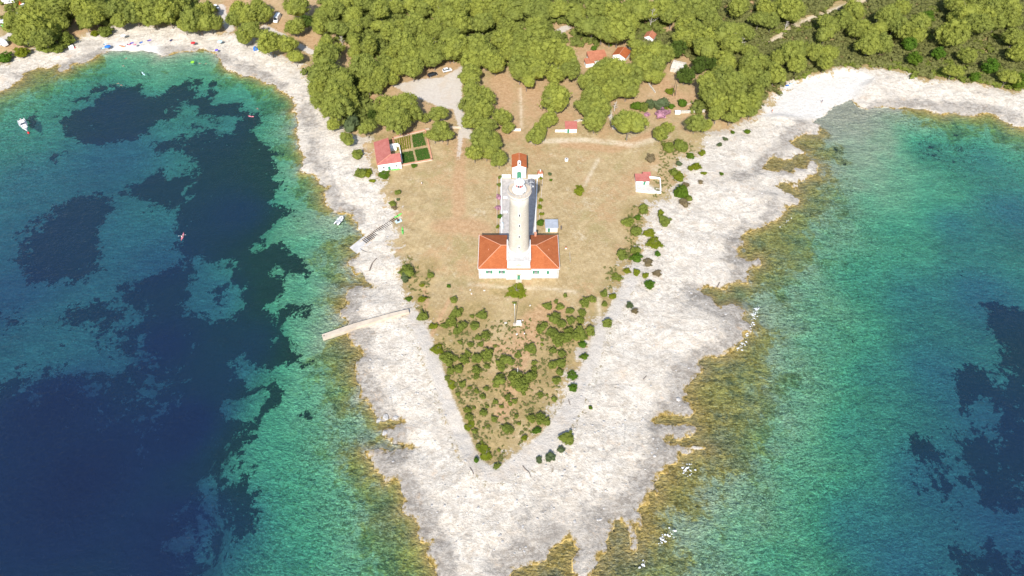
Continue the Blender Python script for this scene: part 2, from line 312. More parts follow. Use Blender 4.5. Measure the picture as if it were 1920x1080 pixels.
PATHS = [line([(775,592),(797,637),(812,675),(824,712),(843,765),(865,815),(886,862),(912,888),(935,892),(965,872),(1007,845),(1040,808),(1062,775),(1082,740),(1095,707),(1115,665),(1122,625)], 2.1),
 line([(985,862),(1025,830),(1055,790),(1080,750)], 2.8), line([(1124,620),(1150,590),(1165,560),(1185,525),(1195,500)], 2.0),
 line([(495,50),(530,68),(565,88),(586,99)], 1.6), line([(1030,72),(1048,60),(1062,52)], 2.2),
 line([(0,80),(45,48),(98,28),(150,-5)], 3.0), line([(413,12),(424,40),(432,56)], 2.0), line([(660,-10),(664,10)], 1.4), line([(1142,200),(1145,222),(1152,240)], .8),]
FAINT = [line([(1122,298),(1108,325),(1096,348)], .6), line([(976,165),(977,205),(978,240)], .5), line([(880,533),(960,540),(1030,541),(1080,548)], .5), line([(1000,265),(1100,262),(1190,272),(1250,255)], 1.6), line([(1124,625),(1124,590),(1122,560)], .7), line([(1440,82),(1500,42),(1560,20),(1640,-8)], 1.6), line([(800,160),(840,150),(868,135)], 1)]
PPOLY = [polyG([(737,160),(780,150),(830,145),(855,130),(878,116),(868,140),(866,165),(867,200),(872,236),(893,252),(884,262),(868,258),(862,300),(857,300),(860,240),(850,205),(822,200),(795,188),(765,178)])]
SOIL = [line([(865,255),(862,320),(860,400)], 3.0), line([(843,560),(823,600),(808,632)], .8), line([(797,545),(801,568),(795,580)], .8), line([(985,640),(1000,600),(1040,580)], 5), line([(830,425),(870,420),(900,430)], 5), line([(940,150),(940,200),(950,250)], 7), line([(990,160),(1020,200),(1060,220)], 6), line([(1230,140),(1260,180),(1300,200)], 7), line([(1040,80),(1060,100),(1100,90)], 7), line([(500,60),(540,50),(600,90)], 6), line([(1330,560),(1340,480)],0.1),
 line([(700,170),(690,200),(720,190)], 4), line([(460,-10),(420,10),(430,35)],5), line([(30,85),(80,70),(140,60)], 5), line([(1060,270),(1150,280),(1250,240)], 3), line([(915,650),(985,660),(940,780)], 2.5)]
OLIVE = [line([(850,760),(900,800),(920,860)], 9), line([(840,700),(950,740),(1020,780)], 6), line([(800,500),(770,540),(800,620)], 6), line([(1190,400),(1210,450),(1170,520),(1130,600)], 7), line([(1400,60),(1600,40),(1900,100)], 30), line([(1500,110),(1700,120),(1900,140)], 14), line([(930,545),(975,550)], 3), line([(700,320),(720,335)], 5), line([(890,590),(830,650),(870,700)],9), line([(1000,590),(1080,620),(1030,700)], 9), line([(735,280),(700,260),(760,255)],4)]
PALE = [polyG([(1192,346),(1216,346),(1225,352),(1238,354),(1238,362),(1193,359)])]
GREYL = [line([(640,500),(660,600),(690,720),(730,790),(740,890),(800,960),(830,1080)], 5), line([(1300,560),(1400,600),(1330,660),(1290,700),(1260,800),(1240,860),(1200,940)], 6), line([(1060,950),(1000,1000),(960,1040),(1110,1000),(1140,960)], 8), line([(1440,370),(1400,440),(1380,460),(1400,520)], 6), line([(1640,195),(1720,190),(1800,198),(1870,205),(1920,225)], 4), line([(1500,230),(1480,260),(1400,330),(1340,340)], 4), line([(575,200),(600,300),(640,385),(670,410)], 4), line([(120,125),(220,85),(330,95),(430,110),(530,160)], 4)]
ALG = [(-260,320),(-100,245),(0,197),(35,182),(80,166),(100,152),(150,132),(200,117),(212,101),(300,112),(330,122),(370,110),(392,100),(400,118),(430,141),(470,165),(530,190),(543,200),(549,235),(540,280),(552,320),(570,345),(580,380),(600,402),(625,408),(645,418),(650,440),(610,470),(640,505),(655,530),(625,565),(612,620),(615,690),(640,740),(690,785),(700,830),(645,838),(670,900),(705,965),(712,1040),(740,1130),(900,1260),(1215,1150),(1270,1050),(1310,985),(1340,905),(1395,850),(1425,780),(1440,700),(1450,640),(1430,605),(1375,560),(1440,535),(1470,500),(1520,470),(1530,380),(1550,340),(1560,225),(1600,203),(1680,212),(1760,232),(1850,240),(1900,260),(2050,310),(2400,390)]
aw = np.array([P(x, y, 0) for x, y in ALG]); aw = np.vstack([[-5000, aw[0][1]-700], aw, [5000, aw[-1][1]-700], [5000, 9000], [-5000, 9000]])
# sea-grass meadows and one painted boat shadow: ordered (outline, value, softness m)
SG = [
 ([(-400,480),(-100,560),(60,600),(200,560),(330,470),(330,400),(380,330),(375,280),(440,262),(493,279),(506,288),(516,301),(514,317),(525,322),(531,349),(522,370),(539,386),(564,399),(562,411),(527,413),(506,426),(497,442),(497,457),(479,459),(485,472),(506,463),(527,459),(541,472),(560,488),(575,503),(580,511),(571,528),(561,517),(538,507),(515,507),(507,520),(527,522),(523,559),(507,582),(527,576),(544,570),(563,565),(586,576),(580,590),(565,595),(548,588),(517,609),(523,626),(507,647),(538,634),(548,657),(569,674),(569,686),(555,690),(527,688),(511,703),(497,690),(470,672),(452,672),(445,690),(480,718),(485,732),(425,768),(435,810),(415,845),(380,900),(372,940),(325,1020),(360,1050),(385,1090),(420,1250),(-500,1300)], 1.0, 1.2),
 ([(111,222),(133,205),(173,195),(140,192),(160,170),(190,157),(232,157),(250,160),(267,158),(270,175),(306,182),(325,188),(308,211),(325,220),(292,234),(271,251),(250,270),(208,270),(177,278),(146,265),(121,251)], 1.0, 1.0),
 ([(165,188),(170,176),(195,170),(208,172),(180,186)], .2, 1.5),
 ([(300,190),(317,160),(350,150),(375,152),(375,160),(360,163),(365,175),(385,177),(390,157),(405,155),(407,175),(402,190),(430,190),(450,190),(470,212),(479,214),(485,232),(472,247),(477,268),(493,279),(440,285),(433,255),(450,225),(400,222),(385,215),(345,195),(325,215)], .95, 1.0),
 ([(288,262),(330,246),(400,243),(435,262),(420,290),(340,298),(300,290)], .8, 3.0),
 ([(245,352),(290,325),(330,323),(372,345),(345,380),(300,385),(262,372)], .95, 1.5),
 ([(38,490),(50,440),(105,385),(150,368),(200,370),(209,388),(187,430),(215,470),(205,505),(160,525),(100,535),(50,530)], 1.0, 2.0),
 ([(300,440),(310,405),(350,395),(390,410),(385,455),(345,468)], 1.0, 2.0),
 ([(97,290),(110,286),(117,294),(105,300)], .9, 1.5), ([(52,228),(60,220),(70,228),(70,240),(58,243)], .9, 1.0),  # second outline: the motor boat's cast shadow, painted dark on the bed
 ([(270,550),(300,528),(340,540),(325,575),(290,570)], .9, 3), ([(340,600),(300,580),(220,610),(260,650),(400,650)], .8, 5),
 ([(-100,640),(0,618),(60,600),(100,603),(170,630),(230,655),(258,676),(240,700),(190,716),(100,708),(0,735),(-100,760)], .0, 3.0),
 ([(362,500),(372,488),(390,498),(425,500),(440,495),(425,520),(395,535),(393,570),(415,588),(400,598),(380,582),(342,580),(340,572),(362,560)], .0, 1.5),
 ([(434,545),(446,544),(459,560),(455,582),(440,582),(432,560)], .0, 1.2), ([(215,470),(240,430),(300,425),(330,470),(300,500),(240,510)], .05, 4), ([(230,560),(290,580),(260,610),(210,600)], .25, 4),
 ([(270,745),(300,710),(340,690),(330,705),(300,735),(280,755)], .25, 4), ([(185,800),(260,770),(330,770),(270,800)], .36, 5),
 ([(440,682),(452,672),(460,682),(455,700),(500,705),(560,690),(575,700),(560,712),(500,718),(470,720),(445,705)], .0, .8), ([(425,768),(460,755),(490,740),(490,750),(460,775),(430,778)], .0, .8),
 ([(502,715),(535,728),(534,745),(525,760),(505,772),(480,800),(465,810),(466,800),(490,775),(498,755)], 1.0, .8),
 ([(440,815),(460,830),(470,860),(480,900),(483,960),(455,1000),(430,975),(418,930),(436,880),(425,850)], .95, 2.0), ([(395,850),(430,845),(440,900),(420,960),(380,970),(372,930)], .62, 3), ([(340,990),(400,960),(440,1000),(430,1080),(380,1080)], .62, 3),
 ([(552,778),(562,774),(580,779),(572,785),(556,784)], 1.0, .5), ([(578,742),(586,738),(590,748),(582,752)], .9, .6),
 ([(1850,575),(1875,570),(1925,592),(2100,600),(2100,720),(1920,705),(1880,682),(1862,625)], 1.0, 1.0), ([(1795,722),(1813,684),(1855,695),(1860,735),(1820,755),(1800,778)], 1.0, 1.0), ([(1885,700),(1990,690),(1990,760),(1885,745)], .9, 1.5),
 ([(1780,825),(1820,808),(1870,822),(1872,765),(1912,768),(2100,780),(2100,1000),(1920,985),(1845,970),(1815,962),(1785,975),(1770,950),(1805,925),(1765,935),(1720,930),(1710,895),(1735,900),(1770,885),(1790,865)], .70, 1.5),
 ([(1708,820),(1748,825),(1760,855),(1735,875),(1707,845)], .9, 1.2), ([(1750,1070),(1770,1015),(1800,1000),(1845,1000),(1920,1015),(2100,1020),(2100,1200),(1720,1200)], .66, 2.0),
 ([(1680,262),(1740,250),(1800,268),(1850,300),(1800,320),(1730,300)], .28, 5), ([(1560,290),(1590,270),(1600,300),(1570,320)], .4, 4)]

# ------------------------------------------------------------------ build the ground grid
def axis(a, b, step, far, grow=1.22):
    core = list(np.arange(a, b+1e-6, step)); lo = []; x = a; s = step
    while x > -far: s *= grow; x -= s; lo.append(x)
    hi = []; x = b; s = step
    while x < far: s *= grow; x += s; hi.append(x)
    return np.array(lo[::-1]+core+hi)
GX = axis(-300, 300, .95, 6000); GY = axis(46, 392, .95, 6000)
X, Y = np.meshgrid(GX, GY); XX = X.ravel(); YY = Y.ravel()
SDC = sdf(XX, YY, cw)
ZZ = H(XX, YY, SDC)
far = np.maximum(np.abs(XX)-300, np.maximum(YY-392, 46-YY))
A = {'sd_coast': SDC}
A['sd_veg'] = sdf(XX, YY, vw)
near = (np.abs(XX) < 330) & (YY > 30) & (YY < 430)
def on_near(fn, fill):
    o = np.full(XX.shape, fill, float); o[near] = fn(XX[near], YY[near]); return o
def pathfn(x, y):
    r = np.full(x.shape, -1e9)
    for pts, wd in PATHS: r = np.maximum(r, sdf(x, y, pts, False)+wd)
    for pts in PPOLY: r = np.maximum(r, sdf(x, y, pts))
    return r
A['sd_path'] = on_near(pathfn, -50.)
def faintfn(x, y):
    r = np.zeros(x.shape)
    for pts, wd in FAINT: r = np.maximum(r, np.clip(.5+(sdf(x, y, pts, False)+wd)/1.2, 0, 1))
    return r
A['faint'] = on_near(faintfn, 0)
def soft(lst):
    def f(x, y):
        r = np.zeros(x.shape)
        for pts, wd in lst: r = np.maximum(r, np.clip(1+(sdf(x, y, pts, False)+wd*.4)/max(wd, 1), 0, 1))
        return r
    return f
A['soil'] = on_near(soft(SOIL), 0); A['olive'] = on_near(soft(OLIVE), .6); A['grey'] = on_near(soft(GREYL), .3)
# forest floor: brown soil under the pines
ff = [polyG([(430,-40),(430,60),(600,130),(640,240),(740,250),(860,250),(870,200),(880,120),(960,150),(960,250),(1100,230),(1250,220),(1330,200),(1400,200),(1440,-40)])]
A['soil'] = np.maximum(A['soil'], on_near(lambda x, y: np.clip(.5+sdf(x, y, ff[0])/30, 0, .62), .2))
A['pale'] = on_near(lambda x, y: np.clip(.5+sdf(x, y, PALE[0]), 0, 1), 0)
A['beach'] = on_near(lambda x, y: np.clip(.5+np.maximum(sdf(x, y, beachL), sdf(x, y, beachR))/4, 0, 1), 0)
A['sd_algae'] = sdf(XX, YY, aw)+np.clip(-A['sd_coast'], 0, 2)-1
A['sd_algae'] = np.where(A['beach'] > .01, -20, A['sd_algae'])
A['sd_algae'] -= on_near(lambda x, y: 40*np.clip(1+(sdf(x, y, polyG([(1575,215),(1640,225)]), False)+8)/8, 0, 1)+40*np.clip(1+(sdf(x, y, polyG([(230,110),(285,112),(385,118)]), False)+3)/5, 0, 1), 0)
def sgfn(x, y):
    v = np.zeros(x.shape)
    for pts, val, sf in SG:
        pw = polyG(pts); m = np.clip(.5+sdf(x, y, pw)/(2*(2.2+2.6*sf)), 0, 1); v = v*(1-m)+val*m
    return v
A['seagrass'] = on_near(sgfn, 1.)
# cobbles with caustic light mottled into the bed colour: strong off the eastern reef and the western shelf, thin over the sandy bays
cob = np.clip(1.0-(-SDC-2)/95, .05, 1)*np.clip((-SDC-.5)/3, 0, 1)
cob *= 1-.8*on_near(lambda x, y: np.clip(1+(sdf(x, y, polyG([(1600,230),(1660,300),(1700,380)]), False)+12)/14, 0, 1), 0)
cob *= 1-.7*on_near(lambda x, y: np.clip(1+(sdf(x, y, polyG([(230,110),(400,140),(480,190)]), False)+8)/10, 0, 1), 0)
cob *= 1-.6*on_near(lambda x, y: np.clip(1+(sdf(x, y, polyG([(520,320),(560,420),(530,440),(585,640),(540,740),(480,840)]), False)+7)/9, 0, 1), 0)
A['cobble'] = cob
ZZ = np.where(far > 60, np.where(SDC > 0, ZZ, np.minimum(ZZ, -3)), ZZ)
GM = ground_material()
nx, ny = len(GX), len(GY)
idx = np.arange(nx*ny).reshape(ny, nx)
F = np.stack([idx[:-1, :-1].ravel(), idx[:-1, 1:].ravel(), idx[1:, 1:].ravel(), idx[1:, :-1].ravel()], 1)
Zg = ZZ.reshape(ny, nx)
gy, gx = np.gradient(Zg, GY, GX); NRM = np.stack([-gx.ravel(), -gy.ravel(), np.ones(nx*ny)], 1); NRM /= np.linalg.norm(NRM, axis=1)[:, None]
fs = lambda a: a[F].mean(1)
fc, fv, fp = fs(A['sd_coast']), fs(A['sd_veg']), fs(A['sd_path'])
cls = np.where(fc < 0, 0, np.where((fp > 0), 3, np.where(fv > 0, 2, 1)))
def grid_obj(name, F, attrs, mat, Z, label=None):
    used = np.unique(F); rm = np.full(nx*ny, -1); rm[used] = np.arange(len(used)); f2 = rm[F]
    me = bpy.data.meshes.new(name); me.vertices.add(len(used)); me.vertices.foreach_set('co', np.stack([XX[used], YY[used], Z[used]], 1).astype(np.float32).ravel())
    me.loops.add(len(f2)*4); me.loops.foreach_set('vertex_index', f2.astype(np.int32).ravel())
    me.polygons.add(len(f2)); me.polygons.foreach_set('loop_start', np.arange(0, len(f2)*4, 4, dtype=np.int32)); me.polygons.foreach_set('loop_total', np.full(len(f2), 4, np.int32))
    me.update(calc_edges=True)
    for k, v in attrs.items():
        at = me.attributes.new(k, 'FLOAT', 'POINT'); at.data.foreach_set('value', np.ascontiguousarray(v[used], dtype=np.float32))
    me.polygons.foreach_set('use_smooth', np.ones(len(f2), bool))
    me.materials.append(mat)
    ob = bpy.data.objects.new(name, me); col.objects.link(ob); ob['kind'] = 'structure'
    return ob, used
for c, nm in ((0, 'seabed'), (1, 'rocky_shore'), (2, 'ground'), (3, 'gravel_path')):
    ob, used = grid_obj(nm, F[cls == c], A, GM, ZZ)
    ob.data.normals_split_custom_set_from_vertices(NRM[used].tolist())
GRID = (GX, GY, Zg)
# water sheet
keep = fs(np.minimum(SDC, 20)) < 6
DEPTH = np.maximum(np.where(SDC < 0, -ZZ, 0.02), 0)
ob, _ = grid_obj('water', F[keep], {'depth': np.minimum(DEPTH, 26)}, water_material(), np.zeros(nx*ny))

# ================================================================== builders
class MB:
    def __init__(s): s.v = []; s.f = []; s.uv = None
    def add(s, v, f):
        o = len(s.v); s.v += [tuple(map(float, p)) for p in v]; s.f += [tuple(i+o for i in q) for q in f]; return s
    def box(s, cx, cy, z0, sx, sy, sz, rz=0, taper=1.0):
        c, n = math.cos(rz), math.sin(rz); vs = []
        for z, k in ((z0, 1), (z0+sz, taper)):
            for a, b in ((-1, -1), (1, -1), (1, 1), (-1, 1)):
                x, y = a*sx/2*k, b*sy/2*k; vs.append((cx+x*c-y*n, cy+x*n+y*c, z))
        return s.add(vs, [(3, 2, 1, 0), (4, 5, 6, 7), (0, 1, 5, 4), (1, 2, 6, 5), (2, 3, 7, 6), (3, 0, 4, 7)])
    def prism(s, poly, z0, z1):
        n = len(poly); vs = [(x, y, z0) for x, y in poly]+[(x, y, z1) for x, y in poly]
        return s.add(vs, [tuple(range(n-1, -1, -1)), tuple(range(n, 2*n))]+[(i, (i+1) % n, n+(i+1) % n, n+i) for i in range(n)])
    def side(s, prof, y0, y1):  # profile in x,z extruded along y
        n = len(prof); vs = [(x, y0, z) for x, z in prof]+[(x, y1, z) for x, z in prof]
        return s.add(vs, [tuple(range(n)), tuple(range(2*n-1, n-1, -1))]+[(i, n+i, n+(i+1) % n, (i+1) % n) for i in range(n)])
    def rev(s, prof, x=0, y=0, n=24, cap=True):
        vs = []; k = len(prof)
        for r, z in prof:
            for i in range(n):
                a = 2*math.pi*i/n; vs.append((x+r*math.cos(a), y+r*math.sin(a), z))
        fs_ = [(j*n+i, j*n+(i+1) % n, (j+1)*n+(i+1) % n, (j+1)*n+i) for j in range(k-1) for i in range(n)]
        if cap: fs_ += [tuple(range(n-1, -1, -1)), tuple(range((k-1)*n, k*n))]
        return s.add(vs, fs_)
    def tube(s, a, b, r0, r1=None, n=6):
        r1 = r0 if r1 is None else r1; a = Vector(a); b = Vector(b); d = (b-a)
        if d.length < 1e-6: return s
        q = d.to_track_quat('Z', 'Y'); vs = []
        for c, r in ((a, r0), (b, r1)):
            for i in range(n):
                t_ = 2*math.pi*i/n; p = c+q@Vector((r*math.cos(t_), r*math.sin(t_), 0)); vs.append(tuple(p))
        return s.add(vs, [(i, (i+1) % n, n+(i+1) % n, n+i) for i in range(n)]+[tuple(range(n-1, -1, -1)), tuple(range(n, 2*n))])
    def path(s, pts, rs, n=6):
        for i in range(len(pts)-1): s.tube(pts[i], pts[i+1], rs[i], rs[i+1], n)
        return s
    def blob(s, c, r, seed=0, amp=.2, sub=1, sq=1.0):
        bm = bmesh.new(); bmesh.ops.create_icosphere(bm, subdivisions=sub, radius=1); g = random.Random(seed)
        vs = []
        for v in bm.verts:
            k = 1+amp*(g.random()*2-1); vs.append((c[0]+v.co.x*r[0]*k, c[1]+v.co.y*r[1]*k, c[2]+v.co.z*r[2]*k*sq))
        s.add(vs, [tuple(v.index for v in f.verts) for f in bm.faces]); bm.free(); return s
    def mesh(s, name, mat, smooth=False):
        me = bpy.data.meshes.new(name); me.from_pydata(s.v, [], s.f); me.update()
        for m in (mat if isinstance(mat, (list, tuple)) else [mat]): me.materials.append(m)
        if smooth: me.polygons.foreach_set('use_smooth', [True]*len(me.polygons))
        return me
    def build(s, name, mat, parent=None, smooth=False, loc=None, rz=None):
        o = bpy.data.objects.new(name, s.mesh(name, mat, smooth)); col.objects.link(o)
        if parent: o.parent = parent
        if loc: o.location = loc
        if rz is not None: o.rotation_euler = (0, 0, rz)
        return o
def tag(o, label, cat, group=None):
    o['label'] = label; o['category'] = cat
    if group: o['group'] = group
    return o
def thing(name, label, cat, loc=(0, 0, 0), rz=0, group=None):
    o = bpy.data.objects.new(name, None); col.objects.link(o); o.location = loc; o.rotation_euler = (0, 0, rz); o.empty_display_size = .5
    return tag(o, label, cat, group)
def dup(root, loc, rz, label, group=None, scale=None):
    r = root.copy(); col.objects.link(r); r.location = loc; r.rotation_euler = (0, 0, rz); r['label'] = label
    if group: r['group'] = group
    if scale is not None: r.scale = scale
    for ch in list(root.children):
        c = ch.copy(); col.objects.link(c); c.parent = r
        for g in list(ch.children):
            d = g.copy(); col.objects.link(d); d.parent = c
    return r
# ------------------------------------------------------------------ materials
M_ = {}
M_['white'] = varied('white_plaster', (.80, .79, .77), .05, .8, .85, bumpy=.01)
M_['whitep'] = varied('white_paint', (.78, .78, .78), .03, .5, .35, .5)
M_['grey'] = varied('grey_concrete', (.46, .44, .42), .14, .9, .9)
M_['greyroof'] = varied('grey_roof', (.36, .38, .42), .1, .6, .6)
M_['green'] = varied('green_paint', (.06, .22, .13), .15, 2, .5)
M_['glass'] = varied('dark_glass', (.03, .04, .05), .1, 1, .08, .6)
M_['iron'] = varied('dark_iron', (.07, .06, .055), .2, 3, .6)
M_['alu'] = varied('pale_metal', (.55, .56, .57), .08, 2, .35, .5, .3)
M_['beige'] = varied('pale_concrete', (.50, .42, .33), .12, .5, .9)
M_['stone'] = varied('dry_stone', (.50, .46, .40), .3, 2.2, .95, bumpy=.1, bs=3)
M_['wood'] = varied('weathered_wood', (.16, .13, .11), .25, 2, .85)
M_['bark'] = varied('pine_bark', (.20, .165, .14), .25, 2, .9)
M_['dead'] = varied('bleached_wood', (.44, .40, .36), .15, 2, .9)
M_['rubber'] = varied('black_rubber', (.025, .025, .025), .1, 2, .7)
M_['orange'] = varied('orange_plastic', (.62, .16, .03), .1, 1, .5)
M_['red'] = varied('red_fabric', (.60, .03, .035), .12, 1, .7)
M_['blue'] = varied('blue_fabric', (.03, .17, .55), .12, 1, .7)
M_['navy'] = varied('navy_fabric', (.03, .04, .13), .12, 1, .7)
M_['purple'] = varied('purple_fabric', (.13, .08, .50), .12, 1, .7)
M_['lime'] = varied('lime_plastic', (.28, .65, .04), .08, 1, .5)
M_['kgreen'] = varied('green_plastic', (.14, .55, .10), .1, 1, .45)
M_['pink'] = varied('pink_fabric', (.62, .20, .24), .1, 1, .7)
M_['pale'] = varied('pale_blue_fabric', (.50, .68, .74), .1, 1, .7)
M_['tentg'] = varied('green_canvas', (.03, .25, .13), .12, 1, .8)
M_['skin'] = varied('skin', (.50, .27, .18), .08, 3, .6)
M_['hair'] = varied('dark_hair', (.03, .02, .015), .2, 5, .6)
M_['black'] = varied('black_car_paint', (.02, .022, .025), .1, 1, .2, .6)
M_['soil'] = varied('tilled_soil', (.42, .27, .14), .2, 1.5, .95)
M_['pinkfl'] = varied('pink_flowers', (.34, .17, .22), .35, 2, .8)
M_['lawn'] = varied('bright_lawn', (.17, .22, .02), .2, 2, .9)
M_['court'] = varied('grey_paving', (.43, .39, .355), .16, .8, .9)
M_['red_glaze'] = varied('red_lantern_panel', (.42, .05, .04), .1, 1, .3)
M_['lamp'] = varied('lens_glass', (.55, .60, .60), .1, 2, .1, .6)
def roof_mat(name, base, dark):
    t = NT(name)
    wv = t.n('ShaderNodeTexWave', wave_type='BANDS', bands_direction='X'); t.set(wv.inputs['Vector'], t.pos()); wv.inputs['Scale'].default_value = 1.1; wv.inputs['Distortion'].default_value = .4
    wy = t.n('ShaderNodeTexWave', wave_type='BANDS', bands_direction='Y'); t.set(wy.inputs['Vector'], t.pos()); wy.inputs['Scale'].default_value = .9; wy.inputs['Distortion'].default_value = .5
    n1 = t.noise(.45, 5, .75); n2 = t.noise(2.2, 3, .7)
    c = t.mix(t.sm(n1, .32, .68), dark, base); c = t.mix(t.sm(n2, .45, .75, 0, .35), c, tuple(min(1, x*1.35+.03) for x in base))
    c = t.mix(t.math('MULTIPLY', t.sm(wv.outputs['Fac'], .0, .25, 1, 0), .22), c, tuple(x*.5 for x in dark))
    h = t.math('ADD', wv.outputs['Fac'], t.math('MULTIPLY', wy.outputs['Fac'], .35))
    return t.fin(t.bsdf(c, .8, t.bump(h, .5, .06), .2))
M_['tile'] = roof_mat('orange_roof_tiles', (.405, .122, .042), (.335, .092, .030))
M_['tilepink'] = roof_mat('faded_roof_tiles', (.44, .16, .13), (.36, .11, .09))
M_['tileold'] = roof_mat('old_roof_tiles', (.46, .18, .10), (.36, .13, .07))
M_['ridge'] = varied('ridge_mortar', (.56, .27, .17), .1, 2, .85)
def tower_mat():
    t = NT('tower_ashlar')
    br = t.n('ShaderNodeTexBrick'); br.offset = .5
    tc = t.n('ShaderNodeTexCoord').outputs['Object']
    sx = t.n('ShaderNodeSeparateXYZ'); t.set(sx.inputs[0], tc)
    ang = t.math('MULTIPLY', t.math('ARCTAN2', sx.outputs[0], t.math('MULTIPLY', sx.outputs[1], -1)), 3.4)
    cb = t.n('ShaderNodeCombineXYZ'); t.set(cb.inputs[0], ang); t.set(cb.inputs[1], sx.outputs[2])
    t.set(br.inputs['Vector'], cb.outputs[0]); br.inputs['Scale'].default_value = 1
    br.inputs['Brick Width'].default_value = 1.1; br.inputs['Row Height'].default_value = .55; br.inputs['Mortar Size'].default_value = .03
    t.set(br.inputs['Color1'], (.52, .475, .405)); t.set(br.inputs['Color2'], (.47, .425, .36)); t.set(br.inputs['Mortar'], (.38, .34, .29))
    n = t.noise(.6, 5, .7, t.pos(1, 1, .25)); c = t.mix(t.sm(n, .4, .75, 0, .5), br.outputs[0], (.63, .58, .50))
    st = t.sm(t.noise(.9, 4, .7, t.pos(1.6, 1.6, .08)), .55, .75, 0, .35); c = t.mix(st, c, (.38, .33, .27))
    return t.fin(t.bsdf(c, .9, t.bump(br.outputs['Fac'], .4, -.02), .15))
M_['tower'] = tower_mat()
def leaf_mat(name, c1, c2, dark, tr=.42):
    t = NT(name)
    oi = t.n('ShaderNodeObjectInfo').outputs['Random']
    n = t.noise(.45, 3, .7); n2 = t.noise(2.5, 2, .6)
    f = t.math('ADD', t.math('MULTIPLY', t.sm(n, .3, .7), .35), t.math('MULTIPLY', oi, .65))
    c = t.mix(f, c1, c2); c = t.mix(t.sm(n2, .5, .75, 0, .5), c, dark)
    d = t.n('ShaderNodeBsdfDiffuse'); t.set(d.inputs[0], c); tl = t.n('ShaderNodeBsdfTranslucent'); t.set(tl.inputs[0], c)
    m = t.n('ShaderNodeMixShader'); m.inputs[0].default_value = tr; t.t.links.new(d.outputs[0], m.inputs[1]); t.t.links.new(tl.outputs[0], m.inputs[2])
    return t.fin(m)
M_['pine'] = leaf_mat('pine_needles', (.37, .39, .075), (.235, .27, .066), (.19, .21, .06))
M_['pineu'] = leaf_mat('young_pine_needles', (.25, .28, .06), (.17, .20, .055), (.14, .13, .06))
M_['pined'] = leaf_mat('dark_needles', (.105, .150, .030), (.075, .110, .022), (.05, .07, .018))
M_['shrub'] = leaf_mat('juniper_leaves', (.25, .285, .055), (.18, .22, .045), (.12, .145, .035))
M_['bush'] = leaf_mat('bright_leaves', (.100, .200, .025), (.13, .18, .02), (.06, .11, .02))
M_['ybush'] = leaf_mat('yellow_green_leaves', (.25, .27, .025), (.19, .23, .025), (.11, .14, .02))
M_['gbush'] = leaf_mat('grey_green_leaves', (.12, .155, .065), (.15, .19, .09), (.08, .10, .04))
M_['scrub'] = leaf_mat('maquis_leaves', (.25, .25, .085), (.19, .20, .065), (.17, .13, .075))
M_['dry'] = leaf_mat('dry_twigs', (.27, .21, .12), (.20, .16, .08), (.12, .09, .05))
M_['crop'] = leaf_mat('crop_leaves', (.07, .16, .03), (.10, .20, .035), (.05, .09, .02))

# ------------------------------------------------------------------ foliage
def leaf_quads(mb, g, c, r, n, ls, up=.35):
    for _ in range(n):
        while True:
            d = Vector((g.gauss(0, 1), g.gauss(0, 1), g.gauss(0, 1)+up))
            if d.length > .2: break
        d.normalize(); k = .66+g.random()*.66
        p = Vector((c[0]+d.x*r[0]*k, c[1]+d.y*r[1]*k, c[2]+d.z*r[2]*k))
        nrm = (d+Vector((g.gauss(0, .55), g.gauss(0, .55), g.gauss(0, .55)))).normalized()
        u = nrm.orthogonal().normalized(); u.rotate(Matrix.Rotation(g.random()*6.28, 3, nrm)); v = nrm.cross(u)
        a = ls*(.6+g.random()*.8); b = a*(.35+.4*g.random())
        mb.add([p-u*a, p+v*b, p+u*a, p-v*b], [(0, 1, 2, 3)])
def crown_mesh(name, seed, mat, puffs=52, flat=.55, leafs=46, ls=.024, spread=1.0, lobes=1, low=-.25):
    """unit crown, radius ~0.5, clumps sitting on an uneven dome"""
    g = random.Random(seed); mb = MB()
    ph = [g.random()*6.28 for _ in range(3)]
    offs = [(0, 0, 0)] if lobes == 1 else [((g.random()-.5)*.45, (g.random()-.5)*.45, (g.random()-.5)*.16) for _ in range(lobes)]
    for i in range(puffs):
        u = (i+.5)/puffs; el = math.asin(min(1, max(low, low+(1-low)*u))); az = i*2.39996+g.random()*.7
        ol = offs[i % len(offs)]
        rr = .40*(1+.16*math.sin(2*az+ph[0])+.10*math.sin(3*az+ph[1])+.07*math.sin(5*az+ph[2]))*(1 if lobes == 1 else .72)*spread
        if g.random() < .12: continue
        rr *= .86+.2*g.random()
        c = (ol[0]+rr*math.cos(el)*math.cos(az), ol[1]+rr*math.cos(el)*math.sin(az), ol[2]+rr*math.sin(el)*flat*1.15)
        s_ = (.070+.052*g.random())*(1.2 if lobes == 1 else 1.05)
        r = (s_*1.15, s_*1.15, s_*.62)
        mb.blob(c, (r[0]*.74, r[1]*.74, r[2]*.74), seed*100+i, .4, 1)
        leaf_quads(mb, g, c, r, leafs, ls)
    for ol in offs: mb.blob((ol[0], ol[1], ol[2]-.02), (.36*spread/(1 if lobes == 1 else 1.3), .36*spread/(1 if lobes == 1 else 1.3), .37*flat), seed, .18, 2)
    return mb.mesh(name, mat)
